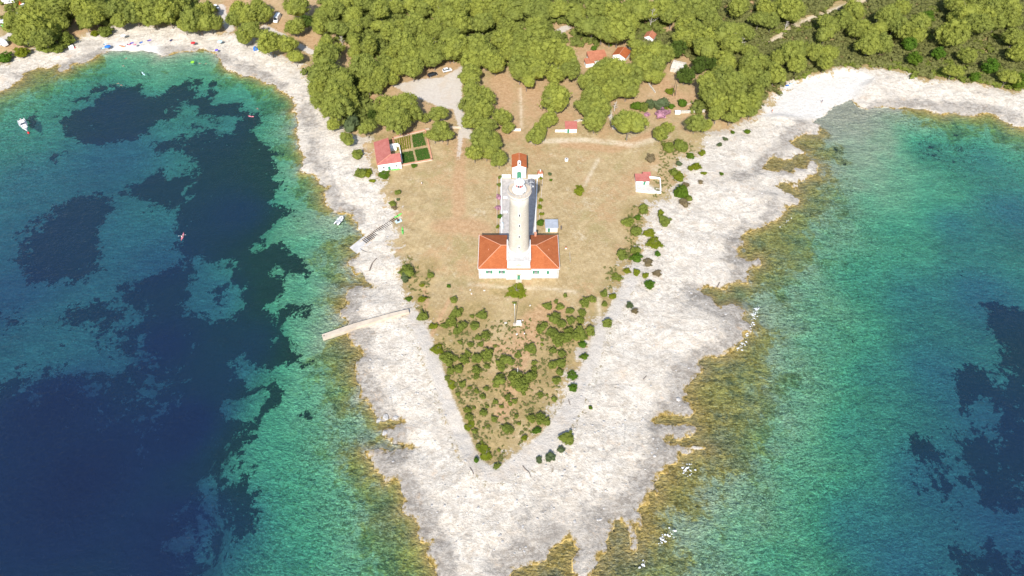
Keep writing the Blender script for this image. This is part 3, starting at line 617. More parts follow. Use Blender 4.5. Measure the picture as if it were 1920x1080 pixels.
def trunk_mesh(name, seed, h, r, mat, lean=.0, limbs=5, spread=.33):
    g = random.Random(seed); mb = MB(); pts = []; x = y = 0
    for i in range(6):
        u = i/5; pts.append((x, y, -0.05*h+u*h*.95)); x += g.gauss(0, .02)*h+lean*h/5; y += g.gauss(0, .02)*h
    rs = [r*(1-.11*i) for i in range(6)]; rs[0] *= 1.25; mb.path(pts, rs, 7)
    for k in range(limbs):
        a = k*2.4+g.random(); b = pts[2+k % 3]; L = spread*(.7+.5*g.random())
        m = (b[0]+math.cos(a)*L*.5, b[1]+math.sin(a)*L*.5, b[2]+L*.35); e = (b[0]+math.cos(a)*L, b[1]+math.sin(a)*L, b[2]+L*.55)
        mb.path([b, m, e], [r*.42, r*.28, r*.12], 5)
    return mb.mesh(name, mat)
PINES = [crown_mesh('crown', 10+i, M_['pine'], 60+(i % 3)*8, .44+.06*(i % 3), 64, .021, 1.0, 1 if i % 3 else 3) for i in range(9)]
PINED = [crown_mesh('crown', 40+i, M_['pined'], 34, .62, 46, .028) for i in range(3)]
TR = [trunk_mesh('trunk', i, .62, .022, M_['bark'], (-.06, .0, .08)[i % 3], 6, .30) for i in range(5)]   # unit: crown width 1
SHR = {k: [crown_mesh('foliage', 60+7*i+j, M_[k], 20, .75, 40, .05, 1.02, 1 if i % 2 else 3, -.05) for i in range(3)] for j, k in enumerate(('shrub', 'bush', 'ybush', 'gbush', 'dry'))}
STM = trunk_mesh('stem', 77, .35, .03, M_['bark'], 0, 6, .28)
CNT = {}
def where_words(px, py):
    if py < 60 and px < 480: return 'in the campsite wood above the western cove'
    if py < 150 and px < 480: return 'on the rock edge of the western cove'
    if px < 700 and py > 130: return 'on the western edge above the white rock'
    if px < 700: return 'in the wood behind the parked white van'
    if px < 880 and py < 150: return 'in the dense wood north of the gravel clearing'
    if px < 860: return 'between gravel clearing and vegetable garden'
    if px < 960: return 'in the tree belt beside the lighthouse track'
    if px < 1180 and py < 130: return 'around the red roofed farm buildings'
    if px < 1180: return 'at the lower edge of the central wood'
    if px < 1320: return 'in the wood behind the walled garden'
    if px < 1470: return 'in the wood above the white pebble beach'
    return 'on the scrubby slope above the eastern shore'
def pine(px, py, wpx, kind=None, label=None, hk=1.0, name='pine_tree'):
    x, y, z = G(px, py, up=6.0)
    # crown centre sits on the sight line about 0.62 of the tree height up
    dep = (CAMZ-z)/math.sin(R(PITCH)+math.atan((py-540)/FPX)); s = FPX/dep
    W = wpx/s*.93; Ht = min(14, max(3.2, W*.80+1.6))*hk*(.9+.2*rnd.random())
    x, y, z = G(px, py, up=Ht*.70)
    i = rnd.randrange(9); dark = kind == 'd'
    ww = where_words(px, py).replace('in the wood around', 'around')
    size = 'large' if wpx > 48 else ('small' if wpx < 30 else 'medium')
    lab = label or f"{size} {'dark green' if dark else 'yellow green'} pine {ww}"
    t = thing(name, lab, 'tree', (x, y, z-.05), rnd.random()*6.28, lab.replace(' pine ', ' pines ') if not label else None)
    c = bpy.data.objects.new('crown', (PINED[i % 3] if dark else PINES[i])); col.objects.link(c); c.parent = t
    fl = 1.3+.4*rnd.random(); c.scale = (W*(.92+.16*rnd.random()), W*(.92+.16*rnd.random()), W*fl*hk); c.location = (0, 0, Ht*.66)
    c.rotation_euler = (rnd.gauss(0, .08), rnd.gauss(0, .08), rnd.random()*6)
    k = bpy.data.objects.new('trunk', TR[i % 5]); col.objects.link(k); k.parent = t; k.scale = (W, W, Ht*.80/.57)
    return t
SHRUB_POS = []
def shrub(px, py, wpx, kind='shrub', label=None, group=None, name='shrub', flat=.75, up=None):
    x, y, z = G(px, py, up=.5); dep = (CAMZ-z)/math.sin(R(PITCH)+math.atan((py-540)/FPX)); s = FPX/dep
    W = max(.7, wpx/s*(.93 if group else 1.08)); hh = W*.34*flat/.75
    x, y, z = G(px, py, up=hh*.8)
    t = thing(name, label, 'shrub', (x, y, z-.05), rnd.random()*6.28, group)
    f = bpy.data.objects.new('foliage', rnd.choice(SHR[kind])); col.objects.link(f); f.parent = t
    f.scale = (W*(.9+.2*rnd.random()), W*(.85+.3*rnd.random()), W*flat*(.9+.4*rnd.random())); f.location = (0, 0, hh*.62)
    if W > 1.6:
        k = bpy.data.objects.new('stem', STM); col.objects.link(k); k.parent = t; k.scale = (W*.8, W*.8, W*.8)
    return t
def T(ox, oy, k, s):
    """list of 'x y w[flag]' read off an enlarged tile -> photo pixels"""
    for it in s.split(','):
        a = it.split()
        if len(a) < 3: continue
        fl = ''
        while a[2][-1].isalpha(): fl = a[2][-1]+fl; a[2] = a[2][:-1]
        yield float(a[0])/k+ox, float(a[1])/k+oy, float(a[2])/k, fl
TREES = []
TREES += T(0, 0, 4, "400 60 200,300 140 220,420 160 160,230 110 160,140 190 170,270 220 220,320 290 160,150 290 120,400 250 120,620 60 180,700 120 160,620 150 150,780 70 150,900 60 160,900 140 150,1000 100 170,1100 80 150,1150 130 150,1250 90 180,1310 40 170,1370 170 130,1450 150 180,1560 150 180,1530 80 130,1800 60 170,1860 110 160,1760 140 120,1860 230 170,1830 280 110,250 20 160,520 20 150,700 10 160,1000 20 160,1180 20 160,90 140 100")
TREES += T(480, 0, 4, "30 40 140,60 110 130,20 240 110,100 320 190,230 330 170,290 430 120,295 200 140,380 160 110d,300 50 170,470 120 140,570 80 170,610 190 170,480 200 130,730 110 150,740 200 140,825 170 100,930 80 150,920 180 130,1000 240 150,1050 50 110,1235 70 140,1190 190 170,1230 210 150,1400 100 220,1350 200 170,1500 180 200,1500 60 200,1650 60 180,1700 170 170,1560 300 170,1650 330 220,1790 120 140,1880 190 130,1850 60 150,1850 300 170,1900 400 130,1300 330 200,1100 330 200,1150 440 170,1000 420 130,850 340 140,720 300 120,740 380 110,510 310 150,620 360 90,520 420 200,760 450 150,820 520 200,930 560 200,840 640 130,970 480 150,920 660 110,1070 500 150,1170 510 170,1330 440 150,1450 390 150,1480 350 200,1620 460 180,1720 430 170,1250 440 180,1020 590 110,520 560 260,470 670 170,620 600 220,600 700 220,480 760 150,680 690 170,730 770 130,620 800 220,550 820 150,870 860 85d,580 935 100,720 920 140g,830 950 150,690 1030 120,990 800 200,1110 790 220,1060 900 220,1180 850 150,960 890 140,1265 885 80,1370 860 150,1390 960 180,1335 1010 130,1430 1020 110,1590 590 160,1640 680 200,1720 730 160,1620 790 180,1700 830 170,1620 900 160,1720 940 150,1850 880 150,1890 960 90,1700 1040 190,1780 1055 130,1790 480 150,1620 540 150,640 20 150,820 20 150,1150 20 150,1330 20 150,1780 30 150,1920 110 140,1450 260 160,1100 190 120")
TREES += [(905, 263, 42, ''), (890, 286, 34, ''), (921, 272, 36, ''), (936, 298, 34, ''), (912, 284, 34, '')]
TREES += T(960, 0, 4, "60 40 180,150 60 160,250 60 180,350 80 160,40 200 110,180 190 160,60 300 150,170 280 200,290 260 150,60 400 160,180 400 200,290 380 200,400 430 180,60 520 180,180 520 180,320 560 160,440 520 170,110 600 140,480 110 170,640 80 200,760 110 190,600 180 200,680 220 180,800 220 220,880 180 170,740 250 170,840 60 180,940 70 200,1050 80 150,1130 60 180,1200 110 160,1290 50 200,1330 130 150,1380 60 180,1450 90 170,1510 170 130,1300 200 170,1380 230 180,1290 290 160,1440 300 180,1440 370 200,1630 250 220,1740 230 150,1650 340 170,1860 140 150,1900 60 130,960 330 150,1050 370 190,1130 410 160,960 400 130,990 480 190,1100 480 190,700 510 170,800 550 200,900 560 190,620 560 150,1060 570 150,560 610 150,660 600 150,760 640 210,860 660 180,700 710 150,600 730 190,560 810 180,650 820 190,620 900 180,330 730 280,200 960 160,270 900 130,180 1020 140,880 930 240,1300 565 130d,1410 490 130d,1240 370 130d,1480 620 190,1600 610 200,1680 650 180,1560 560 160,1600 470 160,1500 710 180,1560 780 170,1700 790 190,1800 760 160,1790 830 110,1540 850 140,1640 880 120,1380 920 150,1450 940 110,1780 480 170,1870 470 140,1870 600 150,1760 580 150,1110 1000 120,1170 960 90,1500 20 160,1700 50 150,1780 380 110,1520 490 120d,1830 680 120")
TREES += T(1440, 0, 4, "60 60 110,180 80 190,120 40 150,30 160 130,470 170 180,440 250 150,560 150 150,640 90 160,680 220 150,820 200 150,760 270 150,760 340 170,860 330 140,900 120 180,960 180 160,1010 230 140,1000 40 140,1150 190 180,1130 250 150,1190 130 110b,1060 330 110b,1400 250 200,1350 290 130,1430 120 150,1500 80 200,1560 180 190,1620 120 170,1700 60 180,1720 160 140,1800 60 200,1830 150 140,1850 280 140,1880 400 150,1400 20 150,1570 20 150,180 390 190,70 420 140,340 380 160,450 390 140,220 480 150,60 560 150,20 500 130,430 470 120,1100 440 120b,1390 530 120,1670 500 130b,1550 575 80b,1500 420 120,1800 580 150,1890 610 120b,1280 400 110b,1640 250 140,1740 380 130,300 60 90,780 40 120,1220 60 120,330 500 120,600 440 110b,700 480 100b,1250 500 100b,900 500 100b")
ntree = 0
SPECIAL = {(1042.5, 182.5): 'broad round pine standing alone above the small red roofed hut', (1180, 232.5): 'large dome shaped pine in front of the flowering garden hedge', (697.5, 215): 'small dark green ball shaped tree left of the gravel clearing',
 (936, 298): 'lowest pine of the belt, next to the chapel', (905, 263): 'pine with a bare pale trunk at the end of the tree belt', (1285, 141.25): 'dark green leafy tree beside the stone ruin'}
for px, py, wd, fl in TREES:
    if ntree >= 296: break
    lab = SPECIAL.get((px, py))
    if fl == 'g' or fl == 'b':
        pine(px, py, wd, 'd', f"{'grey green' if fl == 'g' else 'bright green'} broadleaf tree {where_words(px, py)}", .8, 'broadleaf_tree')
        o = bpy.context.scene.objects
    else: pine(px, py, wd, 'd' if fl == 'd' else None, lab)
    ntree += 1
# recolour the broadleaf crowns and put look-alikes in groups
BL = [crown_mesh('crown', 300+i, M_['bush'], 34, .7, 46, .03) for i in range(2)]
seen = {}
for o in list(col.objects):
    if o.get('category') == 'tree':
        if o.name.startswith('broadleaf'):
            for ch in o.children:
                if ch.name.startswith('crown'): ch.data = BL[len(o.name) % 2] if 'bright' in o['label'] else SHR['gbush'][0]
            o['group'] = o['label'].replace(' tree ', ' trees ', 1)
# ------------------------------------------------------------------ bare trees
DEAD = []
def bare(px, py, hpx, label, seed, mat='dead'):
    x, y, z = G(px, py); s = FPX/((CAMZ-z)/math.sin(R(PITCH)+math.atan((py-540)/FPX))); Ht = hpx/(s*math.cos(R(PITCH)+math.atan((py-540)/FPX)))
    t = thing('bare_tree', label, 'tree', (x, y, z), 0)
    g = random.Random(seed); mb = MB(); mb.path([(0, 0, -.2), (g.gauss(0, .2), g.gauss(0, .2), Ht*.5), (g.gauss(0, .5), g.gauss(0, .5), Ht)], [.22, .17, .06], 7); mb.build('trunk', M_[mat], t)
    b = MB()
    for k in range(11):
        a = k*2.4; h0 = Ht*(.3+.06*k); L = Ht*.30*(1.1-.06*k)
        p0 = (0, 0, h0); p1 = (math.cos(a)*L*.5, math.sin(a)*L*.5, h0+L*.25); p2 = (math.cos(a+.2)*L, math.sin(a+.2)*L, h0+L*.6); b.path([p0, p1, p2], [.10, .07, .02], 5)
        b.path([p1, (p1[0]+math.cos(a+1)*L*.4, p1[1]+math.sin(a+1)*L*.4, p1[2]+L*.3)], [.05, .02], 4)
    b.build('branch', M_[mat], t)
for a in [(1218, 54, 34, 'tall bleached bare tree at the gap right of the farm buildings', 1), (1271, 50, 28, 'slender bleached bare tree between pines above the stone ruin', 2), (1278, 100, 16, 'short leaning grey snag beside the dark bushes', 3), (1386, 97, 24, 'bare grey tree at the edge of the clearing track', 4), (1042, 158, 30, 'branching silver dead tree above the round field pine', 5), (565, 28, 26, 'forked bare grey tree right of the white van', 6), (740, 14, 18, 'bare spreading tree at the top of the central wood', 7), (642, 85, 16, 'dark bare tree beside the trackside clearing', 8), (1152, 208, 16, 'pale bare trunk beside the dome shaped pine', 9), (1472, 55, 14, 'small bleached snag beside the diagonal track', 10)]:
    bare(*a)
x, y, z = G(1262, 180); t = thing('cypress_poles', 'pair of tall dark bare poles standing in the walled garden', 'poles', (x, y, z))
MB().tube((-.4, 0, -.2), (-.2, 0, 8), .16, .08).build('pole', M_['iron'], t); MB().tube((.9, .2, -.2), (.5, 0, 7.2), .16, .08).build('pole', M_['iron'], t)

# ------------------------------------------------------------------ shrubs
def lab_tip(px, py, w):
    sz = 'large' if w > 26 else ('small' if w < 13 else 'medium')
    zone = 'near the tip of the headland' if py > 780 else ('left of the signal mast' if px < 940 and py < 680 else ('in the thicket right of the signal mast' if px > 1005 and py < 720 else 'in the middle of the scrubby headland'))
    return f'{sz} dark topped green shrub {zone}'
TIP = T(760, 540, 3, "280 62 60,95 160 75,283 140 70,310 125 40,260 185 70,225 210 50,320 215 70,290 240 55,400 215 70,430 150 75,375 158 30,452 265 60,408 278 45,308 303 35,368 318 40,425 315 35,510 325 25,460 375 80,400 385 80,350 370 50,330 400 70,228 390 75,240 420 60,280 395 40,310 450 70,255 465 55,235 505 35,400 460 55,460 445 45,398 498 45,560 400 70,590 420 60,530 425 60,550 445 60,530 515 80,510 540 50,620 510 90,680 500 90,650 545 100,600 490 60,715 490 60,700 335 60,720 350 50,635 375 45,725 420 40,725 455 40,766 290 28,768 320 26,800 100 55,870 105 50,848 75 30,925 120 60,1010 80 70,1050 62 50,995 140 55,985 180 50,840 170 80,880 190 70,790 210 60,760 230 60,830 240 80,860 280 90,900 270 80,850 310 70,980 260 90,1030 240 80,930 180 60,920 240 60,830 350 50,880 370 50,825 425 70,875 420 70,870 480 60,850 520 55,322 540 45,400 578 35,362 560 25,297 595 32,455 565 32,440 605 42,505 640 36,575 615 45,615 635 38,590 650 30,540 665 26,668 595 22,760 600 40,800 600 22,835 630 45,350 685 45,390 670 28,440 700 50,460 665 26,360 725 50,500 735 42,630 720 36,640 762 26,570 790 60,595 800 40,760 735 70,790 750 60,710 735 55,390 805 36,440 785 18,465 775 22,405 885 38,430 865 22,440 910 22,525 915 28,515 1000 45,895 42 36,600 15 28,615 85 28,1125 195 76,1120 35 45,1120 90 38")
for px, py, wd, fl in TIP:
    l = lab_tip(px, py, wd)
    shrub(px, py, wd, 'shrub', l, l.replace(' shrub ', ' shrubs '))
NAMED = [(1073, 704, 20, 'bush', 'flat bright green bush on the gravel path edge'), (1074, 727, 17, 'bush', 'bright green bush with a fallen stick on the gravel path'), (1092, 647, 16, 'bush', 'upper of the two lime bushes at the right rim of the thicket'), (1097, 669, 17, 'bush', 'lower of the two lime bushes at the right rim of the thicket'),
 (1063, 821, 25, 'shrub', 'lone round green bush on the white rock beside the gravel path'), (1050, 843, 16, 'gbush', 'thin grey green bush on the rock below the gravel path'), (1031, 857, 18, 'gbush', 'ragged ring shaped bush on the rock below the gravel path'), (1012, 863, 14, 'gbush', 'low olive bush at the left end of the row below the gravel path'), (1108, 764, 10, 'bush', 'tiny round bush alone on the rock right of the path'),
 (1007, 807, 15, 'bush', 'bright green bush below the blue shadowed shrub at the path'), (983, 821, 11, 'ybush', 'small olive bush at the lower right rim of the headland scrub'), (892, 862, 12, 'bush', 'small bright bush at the left rim near the headland tip'), (912, 850, 30, 'ybush', 'yellow green mat of scrub filling the headland tip'), (880, 800, 20, 'ybush', 'yellow olive scrub mat at the left rim of the headland'), (845, 720, 16, 'ybush', 'olive scrub mat halfway down the left path'), (820, 655, 26, 'ybush', 'yellow dry looking scrub mat beside the left path junction'),
 (763, 508, 28, 'shrub', 'large round bush at the western field edge'), (760, 520, 20, 'gbush', 'grey green skirt of growth below the large western bush'), (809, 517, 16, 'shrub', 'oval bush at the head of the red soil path'), (789, 535, 12, 'ybush', 'yellow green bush beside the pale stone patch'), (842, 536, 10, 'bush', 'tiny bush alone on the dry field above the headland scrub'), (767, 561, 13, 'bush', 'small low bush above the jetty path'), (791, 561, 15, 'ybush', 'olive bush between two red soil paths'), (811, 612, 14, 'ybush', 'olive bush just right of the round bush at the jetty head'),
 (674, 288, 26, 'shrub', 'grey green bush left of the pink roofed house'), (677, 321, 26, 'shrub', 'round bush at the rock edge below the pink roofed house'), (690, 325, 18, 'ybush', 'yellow green bush beside the round bush below the pink roofed house'), (720, 327, 22, 'bush', 'low flat hedge along the front wall of the pink roofed house'), (699, 338, 11, 'ybush', 'low yellow plant below the pink roofed house'), (776, 311, 13, 'bush', 'bright bush growing over the garden front wall'),
 (747, 361, 14, 'shrub', 'small round bush upper of the pair in the western field'), (738, 380, 15, 'shrub', 'small round bush lower of the pair in the western field'), (747, 373, 8, 'gbush', 'dry grey tuft between the pair of western field bushes'), (737, 389, 12, 'dry', 'dry brown bush below the pair of western field bushes'),
 (1087, 358, 23, 'ybush', 'oval lime green bush alone on the dry field'), (1031, 326, 8, 'gbush', 'faint grey green tuft right of the garden oven'), (1032, 337, 7, 'bush', 'tiny dark green bush right of the courtyard'), (1174, 261.0, 5, 'bush', 'tiny tuft below the dome shaped pine'),
 (1203, 391, 22, 'shrub', 'round bush top of the group at the eastern field edge'), (1197, 408, 16, 'bush', 'round darker green bush below the top eastern field bush'), (1177, 416, 22, 'shrub', 'left bush of the group at the eastern field edge'), (1190, 431, 25, 'shrub', 'lowest bush of the group at the eastern field edge'), (1246, 413, 25, 'shrub', 'olive bush on the white rock right of the eastern group'), (1238, 399, 15, 'ybush', 'yellow green bush on the white rock above the olive one'),
 (1217, 437, 22, 'ybush', 'yellow moss like scrub upper patch on the eastern rock edge'), (1227, 456, 30, 'ybush', 'yellow moss like scrub lower patch on the eastern rock edge'), (1163, 478, 26, 'shrub', 'dark fringed round bush alone at the eastern field edge'), (1191, 467, 20, 'shrub', 'green bush with a dark rim above its long leafy neighbour'), (1196, 484, 24, 'bush', 'long leafy green bush beside dry brown scrub'), (1233, 476, 11, 'bush', 'small emerald bush on the pale rock'),
 (1212, 490, 22, 'dry', 'dry brown thicket upper patch on the rock edge'), (1233, 512, 16, 'dry', 'dry brown thicket lower patch on the rock edge'), (1156, 519, 19, 'shrub', 'flat bush above the pale track on the eastern side'), (1195, 512, 16, 'ybush', 'olive mound middle of three beside the eastern track'), (1176, 508, 13, 'ybush', 'olive mound left of three beside the eastern track'), (1211, 514, 14, 'ybush', 'olive mound right of three beside the eastern track'), (1218, 533, 19, 'bush', 'dark green bush standing on white rock by the eastern track'), (1133, 550, 14, 'shrub', 'shrub at the top of the eastern thicket by the pale track'), (1147, 556, 16, 'ybush', 'olive shrub beside the fork of the pale track'), (1181, 572, 14, 'gbush', 'grey green bush on the rock below the eastern track'), (1191, 583, 12, 'dry', 'brown green bush on the rock below the eastern track'),
 (1242, 251, 24, 'shrub', 'left half of the bush pair below the walled garden'), (1250, 238, 20, 'shrub', 'upper half of the bush pair below the walled garden'), (1258, 275, 26, 'shrub', 'wide olive bush left half above the yard wall hut'), (1279, 276, 30, 'shrub', 'wide olive bush right half above the yard wall hut'), (1296, 292, 17, 'bush', 'dark emerald bush next to the wide olive bush'), (1317, 287, 15, 'ybush', 'yellow green bush at the rock edge above the pale slope'), (1306, 312, 17, 'ybush', 'lime scrub at the rock edge beside the pale slope'), (1296, 315, 12, 'ybush', 'small lime scrub left of the pale slope scrub'),
 (1266, 321, 20, 'shrub', 'round olive bush right above the small hut yard'), (1275, 332, 22, 'ybush', 'low bright scrub right of the small hut yard'), (1274, 360, 34, 'bush', 'large bright green bush on rock right of the hut yard'), (1292, 369, 16, 'shrub', 'small bush attached right of the large bright one'), (1284, 345, 16, 'dry', 'grey twiggy bush above the large bright one'), (1280, 380, 20, 'dry', 'brown dry scrub below the large bright bush'), (1223, 297, 20, 'dry', 'bare twiggy grey bush on the dry field above the hut'), (1272, 306, 14, 'gbush', 'silver leaved bush above the round olive one'), (1353, 326, 9, 'bush', 'small lone bush on the white rock slope'), (1321, 324, 10, 'ybush', 'small tuft on the white rock slope edge'), (1312, 340, 10, 'dry', 'rusty dry tuft on the white rock slope edge'), (1374, 248, 8, 'bush', 'small tuft on rock below the eastern wood'), (1401, 247, 12, 'bush', 'small green clump on rock below the eastern wood'), (1360, 260, 9, 'gbush', 'sparse tuft on the pale slope below the eastern wood'), (1349, 271, 10, 'gbush', 'sparse pale tuft on the upper rock slope'),
 (125, 73, 27, 'shrub', 'bushy green clump at the camp edge above the rock'), (88, 88, 28, 'shrub', 'left of two bushes on the rock rim of the cove'), (108, 90, 22, 'shrub', 'right of two bushes on the rock rim of the cove'), (40, 98, 24, 'ybush', 'low scrub at the left end of the rock rim'), (197, 59, 24, 'shrub', 'olive bush on the pale beach below the camp trees'), (177, 63, 14, 'ybush', 'small scrub left of the olive beach bush'), (8, 108, 24, 'bush', 'dense green bush at the far left above the rock'),
 (1114, 91, 12, 'bush', 'small dark bush in the yard above the long red roof'), (1144, 84, 8, 'bush', 'tiny bush above the square red roof'), (1240, 191, 34, 'gbush', 'dark blue green hedge bush behind the pink flowers'), (1222, 195, 22, 'gbush', 'grey green bush left in the garden hedge'), (1190, 197, 24, 'bush', 'green bush at the left end of the garden hedge'), (1207, 201, 18, 'shrub', 'small bush between hedge and dome shaped pine'), (1257, 198, 14, 'bush', 'bright green bush right of the yellow one'), (1246, 202, 12, 'ybush', 'yellow flowering bush in the garden hedge'), (1257, 171, 16, 'ybush', 'small lime bush beside the dark poles'), (1278, 193, 20, 'bush', 'conical green tree like bush inside the garden wall'),
 (1011, 417, 20, 'bush', 'bright green round tree like bush beside the white shed'), (1013, 333, 8, 'ybush', 'lime bush in front of the garden oven'), (1014, 375, 8, 'ybush', 'upper lime bush in the right courtyard bed'), (1013, 388, 10, 'ybush', 'middle lime bush in the right courtyard bed'), (1015, 401, 8, 'ybush', 'lower lime bush in the right courtyard bed'), (937, 331, 9, 'shrub', 'top bush in the left courtyard bed'), (936, 346, 9, 'shrub', 'second bush in the left courtyard bed'), (936, 405, 13, 'bush', 'wide green bush in the left courtyard bed'), (933, 424, 8, 'ybush', 'lowest bush in the left courtyard bed'),
 (968, 546, 38, 'ybush', 'yellow green patch of low growth behind the signal slab')]
for px, py, wd, k, l in NAMED: shrub(px, py, wd, k, l, None, flat=.13 if 'patch of low' in l else .35 if 'mat' in l or 'patch' in l or 'flat' in l else .75)
# flowering bushes
PF = [crown_mesh('foliage', 500+i, M_['pinkfl'], 18, .7, 40, .05) for i in range(2)]
for (px, py, wd, l) in [(1240, 212, 24, 'wide pink flowering bush on the garden wall'), (1213, 214, 11, 'small pink flowering bush on the garden wall'), (1250, 210, 14, 'right end pink flowering bush on the garden wall'), (935, 369, 11, 'upper pinkish flowering bush in the left courtyard bed'), (934, 389, 12, 'lower pinkish flowering bush in the left courtyard bed')]:
    o = shrub(px, py, wd, 'bush', l, None, 'flowering_bush'); o.children[0].data = PF[0]
# ------------------------------------------------------------------ undergrowth (nobody could count it)
def undergrowth(name, polys, n, mat, label, size, seed, squash=.6, ok=None, ls=.32):
    g = random.Random(seed); mb = MB(); protos = []
    for k in range(6):
        m = MB(); gg = random.Random(seed*9+k)
        for j in range(3): 
            c = (gg.gauss(0, .5), gg.gauss(0, .5), .45+gg.random()*.35); m.blob(c, (.5, .5, .42), k*10+j, .35, 1); leaf_quads(m, gg, c, (.62, .62, .5), 16, ls)
        protos.append((np.array(m.v), m.f))
    V = []; Fc = []; off = 0
    for pl in polys:
        pw = polyG(pl[0]); lo = pw.min(0); hi = pw.max(0); cand = np.array([(g.uniform(lo[0], hi[0]), g.uniform(lo[1], hi[1])) for _ in range(pl[1]*4)])
        ins = sdf(cand[:, 0], cand[:, 1], pw) > 0; cand = cand[ins]; cand = cand[sdf(cand[:, 0], cand[:, 1], vw) > 1.5]
        pk = (pathfn(cand[:, 0], cand[:, 1]) < -1.2) & (faintfn(cand[:, 0], cand[:, 1]) < .01); cand = cand[pk][:pl[1]]
        zs = Hq(cand[:, 0], cand[:, 1])
        for (x, y), z in zip(cand, zs):
            pv, pf = protos[g.randrange(6)]; s = size*(.55+g.random()*.9); a = g.random()*6.28; c, d = math.cos(a), math.sin(a)
            q = pv*[s, s, s*squash]; V.append(np.stack([q[:, 0]*c-q[:, 1]*d+x, q[:, 0]*d+q[:, 1]*c+y, q[:, 2]+z-.15*s], 1)); Fc += [tuple(i+off for i in f) for f in pf]; off += len(pv)
    me = bpy.data.meshes.new(name); me.from_pydata(np.vstack(V).tolist(), [], Fc); me.materials.append(mat)
    o = bpy.data.objects.new(name, me); col.objects.link(o); o['kind'] = 'stuff'; o['label'] = label; o['category'] = 'scrub'; return o
undergrowth('scrub', [([(1440,182),(1340,120),(1280,60),(1240,-40),(2000,-60),(2000,175),(1780,150),(1600,126),(1500,148)], 4600), ([(1180,60),(1300,60),(1320,140),(1290,110),(1200,110)], 160), ([(1430,205),(1330,215),(1380,100),(1450,120)], 200)], 0, M_['scrub'], 'olive brown maquis scrub covering the slope between pines', 1.8, 3, .8)
undergrowth('green_scrub', [([(1480,150),(1560,118),(1800,120),(1960,140),(1960,172),(1780,150),(1600,127)], 280), ([(1400,0),(1960,-40),(1960,110),(1420,100)], 420)], 0, M_['shrub'], 'greener scrub patches along the eastern slope', 1.9, 5)
undergrowth('wood_undergrowth', [([(600,0),(960,0),(960,130),(880,110),(700,110),(620,60)], 620), ([(960,0),(1300,0),(1260,60),(960,110)], 260), ([(0,-10),(400,-10),(430,50),(200,45),(0,80)], 160), ([(580,130),(680,150),(720,230),(650,240)], 120), ([(1300,210),(1400,205),(1430,190),(1350,150)], 80)], 0, M_['pineu'], 'green undergrowth and young pines between the pine trunks', 2.5, 7, .85)
undergrowth('low_herbs', [([(820,600),(1090,600),(1040,760),(950,875),(880,850)], 560), ([(750,470),(810,500),(800,620),(770,590)], 60), ([(1130,500),(1250,430),(1240,520),(1160,600)], 90), ([(1240,260),(1320,270),(1290,400),(1220,400)], 150), ([(1180,390),(1260,370),(1240,520),(1160,540)], 160), ([(840,690),(880,700),(920,860),(880,850)], 60)], 0, M_['scrub'], 'scattered low olive herbs on dry ground', .50, 9, .5, None, .22)

# ================================================================== the lighthouse
LX, LY = 2.35, 161.6
LZ = 2.65
lh = thing('lighthouse', 'tall pale round stone lighthouse with white lantern rising from a white keepers house', 'lighthouse', (LX, LY, LZ))
wm = MB()
def wing(s):
    x0, x1 = (-13.8, -4.1) if s < 0 else (4.1, 13.8)
    m = MB(); m.box((x0+x1)/2, 1.6, -.3, x1-x0, 15.4, 5.65); m.build('wall', M_['white'], lh)
    p = MB(); xo = -13.95 if s < 0 else 13.95
    p.box((x0+x1)/2, -6.2, -.3, x1-x0+.1, .12, .75); p.box(xo-.0*s, 1.6, -.3, .14, 15.5, .75); p.build('plinth', M_['grey'], lh)
    # quoin strips at outer corners
    q = MB(); q.box(xo-s*.35, -6.24, .45, .85, .10, 4.6); q.build('corner_strip', M_['grey'], lh)
    # hip roof with real thickness
    e = 14.15*s; i_ = 4.05*s; f, b = -6.5, 9.75; z, zr = 5.35, 8.65; rx = 6.15*s; ry = 1.62
    v = [(e, f, z), (i_, f, z), (i_, b, z), (e, b, z), (rx, ry, zr), (i_, ry, zr)]
    lo = [(a, bb, c-.22) for a, bb, c in v[:4]]
    r = MB(); fcs = [(0, 1, 5, 4), (3, 0, 4), (2, 3, 4, 5), (6, 9, 8, 7), (0, 6, 7, 1), (3, 9, 6, 0), (2, 8, 9, 3), (1, 7, 8, 2, 5)]
    r.add(v+lo, fcs); ro = r.build('roof', M_['tile'], lh)
    k = MB()
    for a, bb in ((0, 4), (3, 4), (4, 5)): k.tube((v[a][0], v[a][1], v[a][2]+.04), (v[bb][0], v[bb][1], v[bb][2]+.04), .13, .13, 6)
    k.build('ridge_tiles', M_['ridge'], ro)
    g = MB(); g.tube((e, f-.08, z-.12), (i_, f-.08, z-.12), .09); g.tube((e+s*.06, f, z-.12), (e+s*.06, b, z-.12), .09); g.build('gutter', M_['whitep'], ro)
    fn = MB(); fx = 10.6*s; zz = z+(14.15-10.6)/8.0*3.3; fn.tube((fx, 1.0, zz-.1), (fx, 1.0, zz+.55), .14, .10, 8); fn.build('vent_pipe', M_['ridge'], ro)
wing(-1); wing(1)
c = MB(); c.box(6.1, 8.9, 5.6, .7, .7, 1.6); c.box(6.1, 8.9, 7.2, .9, .9, .15); c.build('chimney', M_['ridge'], lh)
